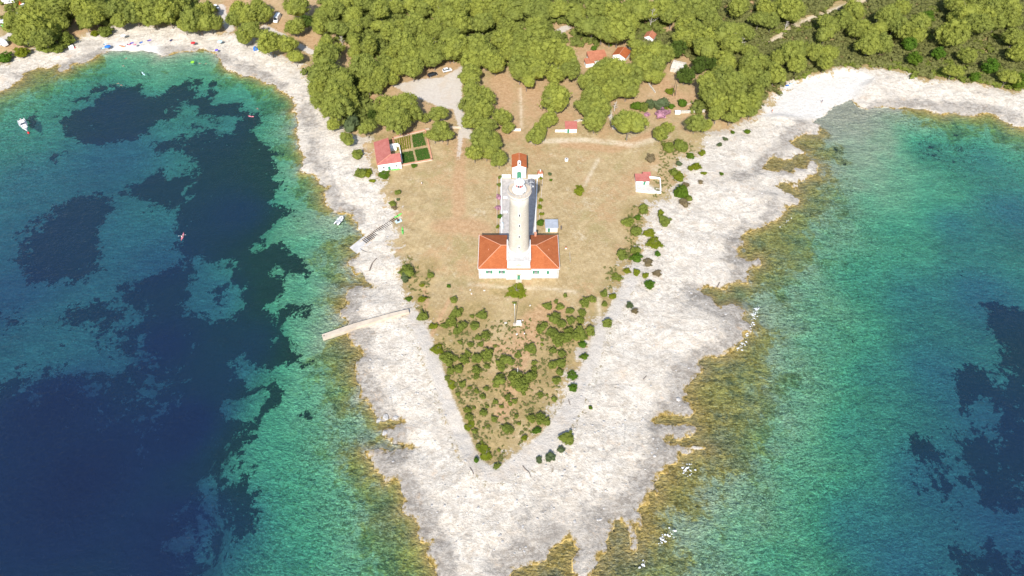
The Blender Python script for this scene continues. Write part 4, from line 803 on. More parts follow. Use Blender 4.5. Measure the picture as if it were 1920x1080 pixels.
def window(x, y, z, w_, h_, closed=False):
    fr = MB(); fr.box(x, y-.04, z-h_/2-.08, w_+.2, .10, h_+.16); o = fr.build('window', M_['whitep'], lh)
    if not closed:
        g = MB(); g.box(x, y-.10, z-h_/2, w_, .04, h_); g.build('pane', M_['glass'], o)
        mu = MB(); mu.box(x, y-.14, z-h_/2, .07, .04, h_); mu.box(x, y-.14, z-.03, w_, .04, .07); mu.build('glazing_bar', M_['whitep'], o)
        for sx in (-1, 1):
            sh = MB(); sh.box(x+sx*(w_/2+.38), y-.11, z-h_/2-.03, .66, .07, h_+.06)
            for j in range(6): sh.box(x+sx*(w_/2+.38), y-.16, z-h_/2+.1+j*(h_-.1)/6, .54, .04, .08)
            sh.build('shutter', M_['green'], o)
    else:
        sh = MB(); sh.box(x, y-.12, z-h_/2-.03, w_, .07, h_+.06)
        for j in range(7): sh.box(x, y-.17, z-h_/2+.1+j*(h_-.1)/7, w_-.1, .04, .08)
        sh.build('shutter', M_['green'], o)
window(-10.3, -6.12, 3.3, .85, 1.6); window(-5.95, -6.12, 3.3, .85, 1.6); window(6.0, -6.12, 3.2, .85, 1.6); window(10.2, -6.12, 3.1, .95, 1.6, True)
b = MB(); b.box(0, -1.4, -.3, 8.8, 10.7, 5.5); b.build('entrance_block', M_['white'], lh)
b = MB(); b.box(0, -6.62, 5.06, 9.1, .6, .16); b.box(0, -6.6, 5.22, 8.7, .5, .30); b.build('cornice', M_['ridge'], lh)
b = MB(); b.box(0, -6.8, -.28, 8.9, .16, .7); b.build('plinth', M_['grey'], lh)
b = MB(); b.box(0, -1.15, 5.2, 7.7, 9.7, 3.05); b.build('tower_pedestal', M_['white'], lh)
b = MB(); b.box(0, -.9, 8.25, 8.1, 9.9, .16); o = b.build('terrace', M_['grey'], lh)
for sx in (-1, 1): b = MB(); b.box(sx*4.0, -.6, 8.35, .32, 9.0, .75); b.build('parapet', M_['white'], o)
b = MB(); b.side([(1.05*math.cos(a), 6.55+.62*math.sin(a)) for a in [math.pi*i/10 for i in range(11)]], -6.10, -5.95); b.build('half_round_relief', M_['ridge'], lh)
d = MB(); d.box(0, -6.83, 0, 1.0, .12, 2.35); do = d.build('door', M_['green'], lh)
d = MB(); d.box(0, -6.9, 2.62, 1.9, .35, .14); d.build('door_hood', M_['ridge'], lh)
d = MB(); d.box(0, -7.6, -.28, 2.1, 1.5, .32); d.box(0, -8.4, -.28, 2.3, .5, .2); d.build('doorstep', M_['beige'], lh)
d = MB(); d.tube((.35, -6.92, 1.05), (.35, -6.92, 1.2), .04); d.build('handle', M_['iron'], do)
# shaft
prof = [(3.95, 8.38), (3.9, 8.9), (3.72, 9.5), (3.6, 9.75)]
MB().rev(prof, n=48).build('base_ring', M_['white'], lh, True)
sh = [(3.58, 9.7)]+[(3.56-.5*(i/8), 9.75+i*(34.2-9.75)/8) for i in range(9)]
shaft = MB().rev(sh, n=48).build('shaft', M_['tower'], lh, True)
for hz in (13.1, 18.2, 23.3, 28.0):
    rr = 3.56-.5*(hz-9.75)/24.5
    f = MB(); f.box(.05, -rr-.02, hz-.55, .75, .18, 1.25); f.build('window', M_['white'], lh)
    f = MB(); f.box(.05, -rr-.10, hz-.45, .42, .12, 1.0); f.build('window_pane', M_['glass'], lh)
MB().rev([(3.08, 34.1), (3.12, 34.4), (3.3, 34.8), (3.62, 35.2), (3.85, 35.5), (3.88, 35.75)], n=48).build('corbel', M_['white'], lh, True)
deck = MB().rev([(3.9, 35.76), (3.9, 35.92)], n=48).build('gallery_deck', M_['beige'], lh)
rl = MB()
for i in range(18):
    a = 2*math.pi*i/18; rl.tube((3.75*math.cos(a), 3.75*math.sin(a), 35.9), (3.75*math.cos(a), 3.75*math.sin(a), 37.05), .055)
for zz in (36.3, 36.7, 37.05):
    for i in range(36):
        a, b_ = 2*math.pi*i/36, 2*math.pi*(i+1)/36; rl.tube((3.75*math.cos(a), 3.75*math.sin(a), zz), (3.75*math.cos(b_), 3.75*math.sin(b_), zz), .04 if zz < 37 else .06)
rl.build('gallery_railing', M_['grey'], lh)
lb = MB().rev([(2.35, 35.93), (2.33, 36.7), (2.1, 37.1), (1.75, 37.75), (1.65, 37.85)], n=36).build('lantern_base', M_['whitep'], lh, True)
h = MB(); h.box(1.3, -2.05, 36.65, .95, .10, .2, .5); h.build('hatch', M_['iron'], lb)
ln = MB().rev([(1.12, 37.85), (1.12, 39.5)], n=24).build('lantern_glass', M_['glass'], lh, True)
for i in range(12):
    if i % 3 == 2: continue
    a = 2*math.pi*(i+.5)/12
    q = MB(); q.box(1.16*math.cos(a), 1.16*math.sin(a), 37.95, .07, .5, 1.4, a); q.build('red_panel', M_['red_glaze'], ln)
q = MB()
for i in range(12):
    a = 2*math.pi*i/12; q.tube((1.19*math.cos(a), 1.19*math.sin(a), 37.85), (1.19*math.cos(a), 1.19*math.sin(a), 39.5), .05)
q.build('glazing_bars', M_['whitep'], ln)
MB().rev([(.45, 38.1), (.6, 38.7), (.45, 39.3)], n=16).build('lens', M_['lamp'], ln, True)
dm = MB().rev([(1.70, 39.45), (1.72, 39.6), (1.45, 39.95), (.95, 40.3), (.4, 40.5), (.16, 40.55)], n=32).build('dome', M_['whitep'], lh, True)
MB().rev([(.16, 40.5), (.26, 40.72), (.16, 40.95), (.04, 41.3)], n=12).build('finial', M_['whitep'], dm, True)
an = MB(); an.tube((3.6, 1.0, 35.9), (3.6, 1.0, 39.2), .06); an.tube((3.1, 1.0, 38.4), (4.5, 1.0, 38.4), .05); an.tube((3.3, 1.0, 38.9), (4.2, 1.0, 38.9), .04); an.tube((3.6, 1.0, 37.6), (4.4, .2, 37.4), .05); an.box(4.3, .2, 37.2, .5, .3, .5); an.tube((2.6, 1.6, 35.9), (2.6, 1.6, 38.6), .05); an.build('aerial', M_['alu'], lh)
# ------------------------------------------------------------------ courtyard walls, paving
def Gh(px, py, h=0): x, y, z = G(px, py, up=h); return x, y
def wall_thing(pts, th, h, label, mat='white', cat='wall', name='low_wall', cope=None):
    w0 = [Gh(*p) for p in pts]; z = float(Hq(np.array([w0[0][0]]), np.array([w0[0][1]]))[0]); t = thing(name, label, cat, (w0[0][0], w0[0][1], z))
    m = MB(); c_ = MB()
    for (ax, ay), (bx, by) in zip(w0[:-1], w0[1:]):
        L = math.hypot(bx-ax, by-ay); a = math.atan2(by-ay, bx-ax); n = max(1, int(L/1.2)); 
        m.box((ax+bx)/2-w0[0][0], (ay+by)/2-w0[0][1], -.4, L+th*.98, th, h+.4, a)
        if cope: c_.box((ax+bx)/2-w0[0][0], (ay+by)/2-w0[0][1], h+.002, L+th*.98+.06, th+.12, .10, a)
    m.build('wall', M_[mat], t)
    if cope: c_.build('coping', M_[cope], t)
    return t
cy0, cy1 = 171.6, 207.4
pv = MB(); pv.box(0, 0, 0, 14.0, cy1-cy0, .12); o = pv.build('paving', M_['court'], None, loc=(2.3, (cy0+cy1)/2, 2.70)); o['kind'] = 'structure'
wall_thing([(941, 437), (940, 333)], .35, .8, 'low white wall along the left side of the paved court'); wall_thing([(1003, 437), (1007.5, 331)], .35, .9, 'low white wall along the right side of the paved court')
wall_thing([(932, 436), (932, 404), (931.5, 372), (933, 334)], .22, .4, 'thin kerb wall edging the left planting bed', 'beige'); wall_thing([(1011, 411), (1018, 332)], .22, .4, 'thin kerb wall edging the right planting bed', 'beige')
wall_thing([(942, 333.5), (957, 333.5)], .45, 1.6, 'white end wall of the court left of the chapel'); wall_thing([(991, 334), (1007, 334)], .45, 1.6, 'white end wall of the court right of the chapel')
def boxthing(px, py, parts, label, cat, name, rz=0, loc=None, group=None):
    x, y, z = loc or G(px, py); t = thing(name, label, cat, (x, y, z-.02), rz, group)
    for nm, mat, bx in parts:
        m = MB()
        for b_ in bx: m.box(*b_)
        m.build(nm, M_[mat], t)
    return t
tb = [('table_top', 'whitep', [(0, 0, .72, 1.7, 1.2, .07)]), ('leg', 'grey', [(-.5, 0, 0, .2, .7, .72), (.5, 0, 0, .2, .7, .72)]), ('bench', 'grey', [(-1.4, 0, 0, .4, 1.4, .42), (1.4, 0, 0, .4, 1.4, .42)])]
boxthing(947.5, 373, tb, 'upper white table with benches on the courtyard paving', 'table', 'stone_table'); boxthing(947.5, 400, tb, 'lower white table with benches on the courtyard paving', 'table', 'stone_table')
boxthing(941.5, 425, [('tank', 'pale', [(0, 0, 0, .8, 2.6, .9)]), ('lid', 'whitep', [(0, 0, .902, .9, 1.2, .15)])], 'pale blue and white tank beside the courtyard wall', 'tank', 'water_tank')
boxthing(914, 438, [('cover', 'navy', [(0, 0, .5, 4.4, 1.7, .55, 0, .8)]), ('hull', 'iron', [(0, 0, .05, 4.6, 1.8, .46, 0, 1.0)])], 'dark blue covered boat trailer behind the left wing roof', 'covered boat', 'covered_boat', loc=(-8.0, 173.4, 2.65))
# ------------------------------------------------------------------ chapel
cx, cyy = 2.85, 208.0
ch = thing('chapel', 'small white chapel with orange roof, bell gable and green arched door behind the lighthouse', 'chapel', (cx, cyy, 2.7))
def gable_house(t, W, D, hw, hr, over=.25, roofmat='tile', wallmat='white', th=.2):
    m = MB(); m.side([(-W/2, -.3), (W/2, -.3), (W/2, hw), (0, hr), (-W/2, hw)], 0, D); m.build('wall', M_[wallmat], t)
    s = (hr-hw)/(W/2); r = MB()
    for sg in (-1, 1):
        x0, x1 = 0, sg*(W/2+over); z0, z1 = hr+.03, hr-s*(W/2+over)+.03
        r.add([(x0, -over, z0), (x1, -over, z1), (x1, D+over, z1), (x0, D+over, z0), (x0, -over, z0+th), (x1, -over, z1+th), (x1, D+over, z1+th), (x0, D+over, z0+th)], [(0, 3, 2, 1), (4, 5, 6, 7), (0, 1, 5, 4), (1, 2, 6, 5), (2, 3, 7, 6)])
    ro = r.build('roof', M_[roofmat], t); k = MB(); k.tube((0, -over, hr+th+.03), (0, D+over, hr+th+.03), .11); k.build('ridge_tiles', M_['ridge'], ro)
gable_house(ch, 5.5, 7.2, 5.6, 6.6)
m = MB(); m.box(0, -.02, 6.3, 1.25, .5, 1.0); m.box(-.48, -.02, 7.3, .3, .5, 1.0); m.box(.48, -.02, 7.3, .3, .5, 1.0); m.side([(-.7, 8.3), (.7, 8.3), (.45, 8.75), (0, 8.95), (-.45, 8.75)], -.3, .26); m.build('bell_gable', M_['white'], ch)
MB().rev([(.10, 8.1), (.16, 7.8), (.26, 7.45)], 0, -.02, 12).build('bell', M_['iron'], ch)
m = MB(); m.side([(-.85, .05), (.85, .05), (.85, 2.5)]+[(.85*math.cos(a), 2.5+.8*math.sin(a)) for a in [math.pi*i/10 for i in range(1, 10)]]+[(-.85, 2.5)], -.12, .0); m.build('door', M_['green'], ch)
m = MB(); m.side([(1.0*math.cos(a), 2.5+.95*math.sin(a)) for a in [math.pi*i/10 for i in range(11)]]+[(.86*math.cos(a), 2.5+.81*math.sin(a)) for a in [math.pi*i/10 for i in range(10, -1, -1)]], -.09, .02); m.build('arch_moulding', M_['grey'], ch)
m = MB(); m.box(0, -1.0, -.25, 2.6, 1.8, .3); m.build('doorstep', M_['grey'], ch)
# oven, shed, bench, well, rails
x, y, z = G(1013, 330); t = thing('bread_oven', 'domed brick oven with white chimney at the courtyard corner', 'oven', (x, y, z))
MB().rev([(1.25, 0), (1.3, .9), (1.15, 1.4), (.7, 1.85), (.15, 2.0)], 0, .9, 16).build('dome', M_['tileold'], t, True); m = MB(); m.box(0, -.55, 0, 1.9, 1.3, 1.2); m.build('base', M_['white'], t); m = MB(); m.box(.0, .7, 1.8, .4, .4, .8); m.build('chimney', M_['whitep'], t); m = MB(); m.box(0, -1.23, .4, .7, .08, .5); m.build('oven_mouth', M_['iron'], t)
x, y, z = G(1034, 435); sh_ = thing('garden_shed', 'white shed with flat grey roof and green door beside the lighthouse', 'shed', (x, y, z))
m = MB(); m.box(0, 1.9, -.2, 4.3, 3.8, 2.6); m.build('wall', M_['white'], sh_); m = MB(); m.box(0, 1.9, 2.41, 4.9, 4.5, .16); m.build('roof', M_['greyroof'], sh_); m = MB(); m.box(-1.0, -.03, 0, .85, .08, 1.95); d_ = m.build('door', M_['green'], sh_); MB().tube((-.72, -.1, .9), (-.72, -.1, 1.02), .03).build('handle', M_['iron'], d_)
boxthing(1052, 428, [('seat', 'wood', [(0, 0, .40, .5, 1.7, .06)]), ('backrest', 'wood', [(.27, 0, .46, .06, 1.7, .45)]), ('leg', 'iron', [(0, -.7, 0, .45, .08, .4), (0, .7, 0, .45, .08, .4)])], 'dark wooden bench right of the white shed', 'bench', 'bench')
x, y, z = G(1062, 301); t = thing('well', 'small white well head with dark hatch alone on the field', 'well', (x, y, z)); MB().rev([(.72, -.1), (.72, .95), (.6, 1.0)], n=16).build('well_wall', M_['white'], t); m = MB(); m.box(0, .1, 1.0, .75, .5, .08); m.build('hatch', M_['iron'], t)
boxthing(1061, 466, [('box', 'whitep', [(0, 0, 0, .5, .5, .7)]), ('lid', 'tileold', [(0, 0, .702, .6, .6, .12)])], 'small white utility box right of the keepers house', 'utility box', 'utility_box')
x, y, z = G(1069, 492); t = thing('drying_rail', 'low pale wooden rail standing right of the house', 'rail', (x, y, z))
for yy in (0, 1.3, 2.6, 3.9): MB().tube((0, yy, -.1), (0, yy, 1.1), .07).build('post', M_['dead'], t)
MB().tube((0, -.2, 1.05), (0, 4.1, 1.05), .06).build('bar', M_['dead'], t)
# signal mast
x, y, z = G(965.5, 608); t = thing('signal_mast', 'slim silver mast on a white concrete base in the dry field', 'mast', (x, y, z))
MB().tube((0, 0, .3), (-.15, 0, 10.6), .11, .07, 8).build('pole', M_['alu'], t, True); m = MB(); m.box(.9, -.2, -.2, 3.0, 1.2, .55); m.build('base', M_['beige'], t); m = MB(); m.box(1.3, .1, .352, 1.5, 1.3, .8); m.build('cabinet', M_['whitep'], t); MB().rev([(.2, 10.5), (.22, 10.8), (.1, 11.0)], -.15, 0, 10).build('lamp', M_['whitep'], t)
boxthing(971.5, 553, [('slab', 'grey', [(0, 0, -.1, 1.5, 1.4, .35)]), ('plate', 'pale', [(0, 0, .252, 1.2, 1.1, .04)])], 'square pale concrete slab lying in the green patch', 'slab', 'concrete_slab')
x, y, z = G(970.5, 702); t = thing('marker_pole', 'short white marker pole among the large headland shrubs', 'pole', (x, y, z)); MB().tube((0, 0, -.1), (0, 0, 3.6), .09, .06, 8).build('pole', M_['whitep'], t); MB().tube((0, 0, 3.6), (0, 0, 3.9), .10, .02, 8).build('cap', M_['whitep'], t)
# ------------------------------------------------------------------ pink roofed house
x, y, z = G(710.5, 322.5); hz = thing('farm_house', 'white house with faded pink L shaped roof round a green court beside the garden', 'house', (x, y, z), R(12.5))
W, D = 9.4, 14.2; hh = 3.9
m = MB(); m.box(W/2, 1.7, -.3, W, 3.4, hh+.28); m.box(2.9, 3.4+(D-3.4)/2, -.3, 5.8, D-3.4-.002, hh+.28); m.build('wall', M_['white'], hz)
m = MB(); m.box(W+.55, 8.0, -.3, .3, D-4.0, 2.4); m.box(7.9, D-.5, -.3, 3.6, .3, 2.6); m.build('court_wall', M_['white'], hz)
m = MB(); m.box(7.55, 7.9, -.1, 3.4, 9.0, .14); m.build('lawn', M_['lawn'], hz)
m = MB(); m.box(7.4, 12.8, 0, 2.6, 2.2, 1.5); m.build('annex', M_['whitep'], hz)
e = .25; zl, zh_ = hh, hh+1.35
v = [(-e, -e, zl), (W+e, -e, zl), (W+e, 3.6, zh_), (6.0, 3.6, zh_), (6.0, D+e, zh_), (-e, D+e, zl)]
r = MB(); n = 6; top = [(-e, -e, zl+.02), (W+e, -e, zl+.02), (W+e, 3.65, zh_), (6.0, 3.65, zh_), (6.0, D+e, zh_), (-e, D+e, zl+.02)]
bot = [(a, b_, zl-.16) for a, b_, c_ in top]
r.add(top+bot, [(0, 1, 2, 3), (0, 3, 4, 5), (0, 6, 7, 1), (1, 7, 8, 2), (2, 8, 9, 3), (3, 9, 10, 4), (4, 10, 11, 5), (5, 11, 6, 0), (11, 10, 9, 8, 7, 6)])
ro = r.build('roof', M_['tilepink'], hz); k = MB(); k.tube((0, 0, zl+.1), (6.0, 3.65, zh_+.06), .10); k.tube((-e, -e, zl+.06), (-e, D+e, zl+.06), .08); k.build('ridge_tiles', M_['ridge'], ro)
m = MB(); m.box(4.4, -.04, 0, 1.0, .1, 2.1); m.build('door', M_['green'], hz)
for wx in (2.2, 7.3):
    m = MB(); m.box(wx, -.03, 1.5, .8, .08, .8); o = m.build('window', M_['grey'], hz); m = MB(); m.box(wx, -.09, 1.6, .6, .04, .6); m.build('pane', M_['glass'], o)
# garden: walls, four beds
wall_thing([(737.5, 282), (737, 260), (797.5, 244.5), (810, 300.5), (752.5, 311.5)], .45, .75, 'low beige wall enclosing the four vegetable beds', 'beige', cope='ridge')
wall_thing([(797.5, 244.5), (804, 243)], .45, .75, 'stub of beige wall running from the garden corner to the pines', 'beige')
wall_thing([(846, 240.5), (864, 240.5)], .5, .9, 'short pale wall beside the track below the gravel clearing', 'beige')
def bed(q, rows, mat, label):
    w0 = [Gh(*p) for p in q]; cx_ = sum(p[0] for p in w0)/4; cy_ = sum(p[1] for p in w0)/4; z_ = float(Hq(np.array([cx_]), np.array([cy_]))[0])
    t = thing('vegetable_bed', label, 'vegetable bed', (cx_, cy_, z_)); loc = [(a-cx_, b_-cy_) for a, b_ in w0]
    MB().prism(loc, -.3, .10).build('soil', M_['soil'], t)
    g = random.Random(len(label)); mb = MB(); A_, B_, C_, D_ = [Vector((*p, 0)) for p in loc]
    for i in range(rows):
        u = (i+.5)/rows; a = A_.lerp(B_, u); b_ = D_.lerp(C_, u); n = 16
        for j in range(n):
            p = a.lerp(b_, (j+.5)/n); s = .34+.14*g.random()
            mb.blob((p.x+g.gauss(0, .05), p.y, .16), (s*.7, s*.7, .3), i*50+j, .3, 1); leaf_quads(mb, g, (p.x, p.y, .2), (s, s, .4), 10, .16)
    mb.build('crop_rows', M_[mat], t)
bed([(740, 262.5), (769, 255), (771.5, 278), (743.5, 284)], 7, 'ybush', 'upper left garden bed with separate olive crop rows'); bed([(772.5, 254), (793, 249), (799, 273), (775, 277.5)], 9, 'crop', 'upper right garden bed thick with green leaves')
bed([(747.5, 287.5), (773.5, 283), (778, 303), (753, 308)], 10, 'crop', 'lower left garden bed with dense dark leaves'); bed([(777.5, 282), (801, 277.5), (806.5, 297.5), (782.5, 302.5)], 10, 'crop', 'lower right garden bed with dense green leaves')
# ------------------------------------------------------------------ small huts and farm buildings
def hut(px, py, W, D, hw, hr, label, rz=0, roof='tilepink', door=None, extra=None):
    x, y, z = G(px, py); t = thing('stone_hut', label, 'hut', (x, y, z), rz)
    m = MB(); m.box(0, D/2, -.4, W, D, hw+.4); m.build('wall', M_['white'], t)
    e = .2; r = MB(); v = [(-W/2-e, -e, hw), (W/2+e, -e, hw), (W/2+e, D+e, hr), (-W/2-e, D+e, hr)]; bb = [(a, b_, hw-.15) for a, b_, c_ in v]
    r.add(v+bb, [(0, 1, 2, 3), (7, 6, 5, 4), (0, 4, 5, 1), (1, 5, 6, 2), (2, 6, 7, 3), (3, 7, 4, 0)]); r.build('roof', M_[roof], t)
    if door is not None: m = MB(); m.box(door, -.05, 0, .9, .1, 1.9); m.build('door', M_['green'], t)
    if extra: extra(t)
    return t
def ex1(t): m = MB(); m.box(1.5, 5.0, 2.4, 2.9, 1.5, .35); m.build('rear_roof', M_['tilepink'], t)
hut(1204, 346, 5.3, 3.6, 1.9, 2.4, 'white hut with pink roof at the top of a walled yard', 0, door=.8, extra=None)
t = hut(1211.5, 336.0, 2.8, 1.4, 1.9, 2.5, 'narrow pink roofed lean-to behind the walled yard hut'); t.name = 'lean_to'
wall_thing([(1192.3, 347), (1193, 359), (1216, 361.5), (1238.5, 362.5), (1237, 336), (1217, 333.5)], .35, .8, 'white wall around the small hut yard')
hut(1070.5, 249, 4.8, 3.9, 2.2, 3.0, 'tiny white hut with red roof and green door built into the field wall', 0, 'tilepink', -1.2)
wall_thing([(1042, 247), (1059, 247)], .6, .9, 'whitewashed field wall left of the tiny red roofed hut'); wall_thing([(958, 245), (975, 245)], .6, .9, 'whitewashed field wall piece at the faint straight path', 'white')
wall_thing([(1078, 229), (1090, 226), (1099, 228)], .8, .7, 'pale rubble wall behind the tiny red roofed hut', 'stone'); wall_thing([(1266, 211.5), (1275, 212), (1320, 210)], .6, 1.1, 'long whitish dry stone wall of the garden', 'stone'); wall_thing([(1288, 197), (1308, 190.5), (1318, 206)], .2, .5, 'thin pale kerb outlining a small pen', 'beige')
wall_thing([(1216, 158), (1228, 174)], .4, .6, 'short pale wall running down beside the pine trunk', 'stone')
boxthing(1270, 213, [('box', 'whitep', [(0, 0, 0, 2.3, 1.2, 1.2)]), ('lid', 'white', [(0, 0, 1.202, 2.5, 1.4, .12)])], 'white box at the left end of the dry stone wall', 'cistern', 'cistern')
def gable(px, py, W, D, hw, hr, label, rz, roof='tileold', wall='white', name='farm_building'):
    x, y, z = G(px, py); t = thing(name, label, 'building', (x, y, z), rz); gable_house(t, W, D, hw, hr, .3, roof, wall); return t
t = hut(1122, 122, 8.4, 6.0, 2.7, 4.0, 'long white farm building with old orange roof in the pine clearing', R(12), 'tileold'); t.name = 'farm_building'; t['category'] = 'building'
t = hut(1106, 126, 4.0, 3.0, 2.2, 3.0, 'low porch wing at the left end of the long farm building', R(12), 'tileold'); t.name = 'farm_porch'; t['category'] = 'building'
gable(1160, 113, 6.4, 6.4, 2.1, 3.4, 'square white farm building with bright orange roof between pines', R(-28), 'tile')
gable(1215, 80, 4.5, 4.5, 2.6, 3.8, 'small roof of a hut nearly hidden among pines', R(-25), 'tileold')
wall_thing([(1168, 95), (1182, 93)], .5, 1.0, 'white wall right of the square farm building')
x, y, z = G(1268, 136); t = thing('stone_ruin', 'roofless grey stone ruin at the wood edge', 'ruin', (x, y, z), R(-22)); m = MB()
m.box(0, 0, -.3, 6.0, .6, 2.2); m.box(-2.8, 2.5, -.3, .6, 4.6, 2.8); m.box(2.8, 2.5, -.3, .6, 4.6, 2.4); m.box(0, 5.2, -.3, 6.2, .6, 3.0); m.build('wall', M_['stone'], t); m = MB(); m.add([(-3, -.3, 2.0), (3, -.3, 2.0), (3, 3.2, 3.2), (-3, 3.2, 3.2), (-3, -.3, 1.8), (3, -.3, 1.8), (3, 3.2, 3.0), (-3, 3.2, 3.0)], [(0, 1, 2, 3), (7, 6, 5, 4), (0, 4, 5, 1), (1, 5, 6, 2), (2, 6, 7, 3), (3, 7, 4, 0)]); m.build('stone_slab_roof', M_['stone'], t)
# ------------------------------------------------------------------ jetty and slipway
a0 = Gh(606.5, 637.5); a1 = Gh(666, 614); a2 = Gh(735, 594); a3 = Gh(767, 586)
t = thing('jetty', 'long narrow beige concrete jetty running across the white rock into the sea', 'jetty', (a0[0], a0[1], 0)); m = MB(); pts = [a0, a1, a2, a3]; tops = [.75, 1.6, 2.75, 2.95]; wds = [2.2, 1.9, 1.5, 1.2]
Vv = []
for i, (p, tz, wd) in enumerate(zip(pts, tops, wds)):
    q = pts[min(i+1, 3)]; o_ = pts[max(i-1, 0)]; a = math.atan2(q[1]-o_[1], q[0]-o_[0]); nx_, ny_ = -math.sin(a)*wd/2, math.cos(a)*wd/2
    for sx, zz in ((-1, -1.5), (1, -1.5), (1, tz), (-1, tz)): Vv.append((p[0]+sx*nx_-a0[0], p[1]+sx*ny_-a0[1], zz))
Ff = [(0, 1, 2, 3), (15, 14, 13, 12)]
for i in range(3):
    b_ = i*4; Ff += [(b_+j, b_+4+j, b_+4+(j+1) % 4, b_+(j+1) % 4) for j in range(4)]
m.add(Vv, Ff); m.build('deck', M_['beige'], t); k = MB(); k.tube((.5, .3, .72), (.5, .3, 1.15), .12); k.build('bollard', M_['iron'], t)
s0 = Gh(672, 463); s1 = Gh(745, 408)
z1 = G(745, 408)[2]; t = thing('boat_slipway', 'slipway of dark wooden sleepers on concrete climbing from the shore', 'slipway', (s0[0], s0[1], .0)); dx, dy = s1[0]-s0[0], s1[1]-s0[1]; L = math.hypot(dx, dy); a = math.atan2(dy, dx); c_, n_ = math.cos(a), math.sin(a)
def sl(u, v_, w): return (dx*u-n_*v_, dy*u+c_*v_, w)
zt = lambda u: .75+u*(z1+.15-.75)
m = MB(); m.add([sl(-.12, -2.3, -1.2), sl(-.12, 2.3, -1.2), sl(.24, 2.3, -1), sl(.24, -2.3, -1), sl(-.12, -2.3, .25), sl(-.12, 2.3, .25), sl(.24, 2.3, zt(.24)-.12), sl(.24, -2.3, zt(.24)-.12)], [(3, 2, 1, 0), (4, 7, 6, 5), (0, 1, 5, 4), (1, 2, 6, 5), (2, 3, 7, 6), (3, 0, 4, 7)][:6]); m.build('apron', M_['grey'], t)
for v_ in (-1.3, 1.3):
    m = MB(); m.add([sl(.1, v_-.28, -.6), sl(.1, v_+.28, -.6), sl(1, v_+.28, z1-.6), sl(1, v_-.28, z1-.6), sl(.1, v_-.28, zt(.1)-.05), sl(.1, v_+.28, zt(.1)-.05), sl(1, v_+.28, zt(1)-.05), sl(1, v_-.28, zt(1)-.05)], [(3, 2, 1, 0), (4, 5, 6, 7), (0, 1, 5, 4), (1, 2, 6, 5), (2, 3, 7, 6), (3, 0, 4, 7)]); m.build('concrete_rail', M_['beige'], t)
for i in range(22):
    u = .16+i*.81/21; p = sl(u, 0, 0); m = MB(); m.box(p[0], p[1], zt(u)-.05, .24, 2.7 if i < 14 else 2.2, .2, a); m.build('sleeper', M_['iron'], t)
x, y, z = G(691, 471); t = thing('capstan_cable', 'rusty curved cable lying on the rock below the slipway', 'cable', (x, y, z)); MB().path([(-3.2, 1.2, .15), (-2, .2, .12), (-.5, -.5, .12), (1, -.6, .15), (2.2, -.2, .12)], [.09]*5).build('cable', M_['iron'], t)
boxthing(747, 415, [('platform', 'pale', [(0, 0, -.1, 2.4, 1.5, .35)]), ('winch', 'iron', [(0, 0, .252, .9, .6, .5)])], 'pale winch platform at the head of the slipway', 'winch', 'winch', R(35))
# ------------------------------------------------------------------ boats
def hull_mb(L, B, Hh, n=12, stern=.8, floor=.25, thick=.12, fine=1.6):
    """bow at +y; open hull with inner skin"""
    mb = MB(); st = []
    for i in range(n+1):
        u = i/n; w_ = B/2*(stern+(1-stern)*min(1, u*2.2))*(1-max(0, (u-.45)/.55)**fine) if u > 0 else B/2*stern
        w_ = max(w_, .03); y_ = -L/2+L*u; sh_ = Hh*(1+.25*u*u)
        st.append([(-w_, y_, sh_), (-w_*.82, y_, Hh*.3), (0, y_, -Hh*.25+max(0, u-.7)*Hh*.8), (w_*.82, y_, Hh*.3), (w_, y_, sh_), (max(w_-thick, .015), y_, sh_), (max(w_-thick, .015)*.85, y_, floor), (-max(w_-thick, .015)*.85, y_, floor), (-max(w_-thick, .015), y_, sh_)])
    k = 9; V = [p for s in st for p in s]; F_ = []
    for i in range(n):
        for j in range(k): F_.append((i*k+j, i*k+(j+1) % k, (i+1)*k+(j+1) % k, (i+1)*k+j))
    F_ += [tuple(range(k-1, -1, -1)), tuple(range(n*k, n*k+k))]
    return mb.add(V, F_)
def ang(px0, py0, px1, py1):
    a = P(px0, py0, .5); b_ = P(px1, py1, .5); return math.atan2(b_[1]-a[1], b_[0]-a[0])-math.pi/2, math.hypot(b_[0]-a[0], b_[1]-a[1])
rz, L = ang(37.5, 220, 51.5, 245); L = min(L, 9.6)
x, y = P(44.0, 233.5, 1.0); t = thing('motor_boat', 'white cabin motor boat anchored in the clear western cove', 'boat', (x, y, -.1), rz)
hull_mb(L, 3.3, 1.2, 14, .85, .75).build('hull', M_['whitep'], t, False)
m = MB(); m.side([(-1.15, 1.1), (1.15, 1.1), (.95, 1.75), (-.95, 1.75)], .9, L*.30); o = m.build('foredeck', M_['whitep'], t)
m = MB(); m.box(.45, 2.1, 1.76, .55, .5, .05); m.build('deck_hatch', M_['glass'], o)
m = MB(); m.box(0, -.35, .9, 2.3, 2.3, 1.5, 0, .86); cb_ = m.build('cabin', M_['whitep'], t)
m = MB(); m.add([(-1.0, .86, 1.78), (1.0, .86, 1.78), (.85, .62, 2.36), (-.85, .62, 2.36), (-1.0, .95, 1.75), (1.0, .95, 1.75), (.86, .70, 2.38), (-.86, .70, 2.38)], [(4, 5, 6, 7), (3, 2, 1, 0), (0, 1, 5, 4), (1, 2, 6, 5), (2, 3, 7, 6), (3, 0, 4, 7)]); m.build('windscreen', M_['glass'], t)
m = MB(); m.box(0, -.45, 2.42, 2.1, 2.2, .10); m.build('cabin_roof', M_['whitep'], t)
m = MB(); m.box(0, -L*.40, .76, 2.0, .7, .45); m.box(-.9, -L*.3, .76, .5, 1.3, .42); m.build('cockpit_seat', M_['beige'], t)
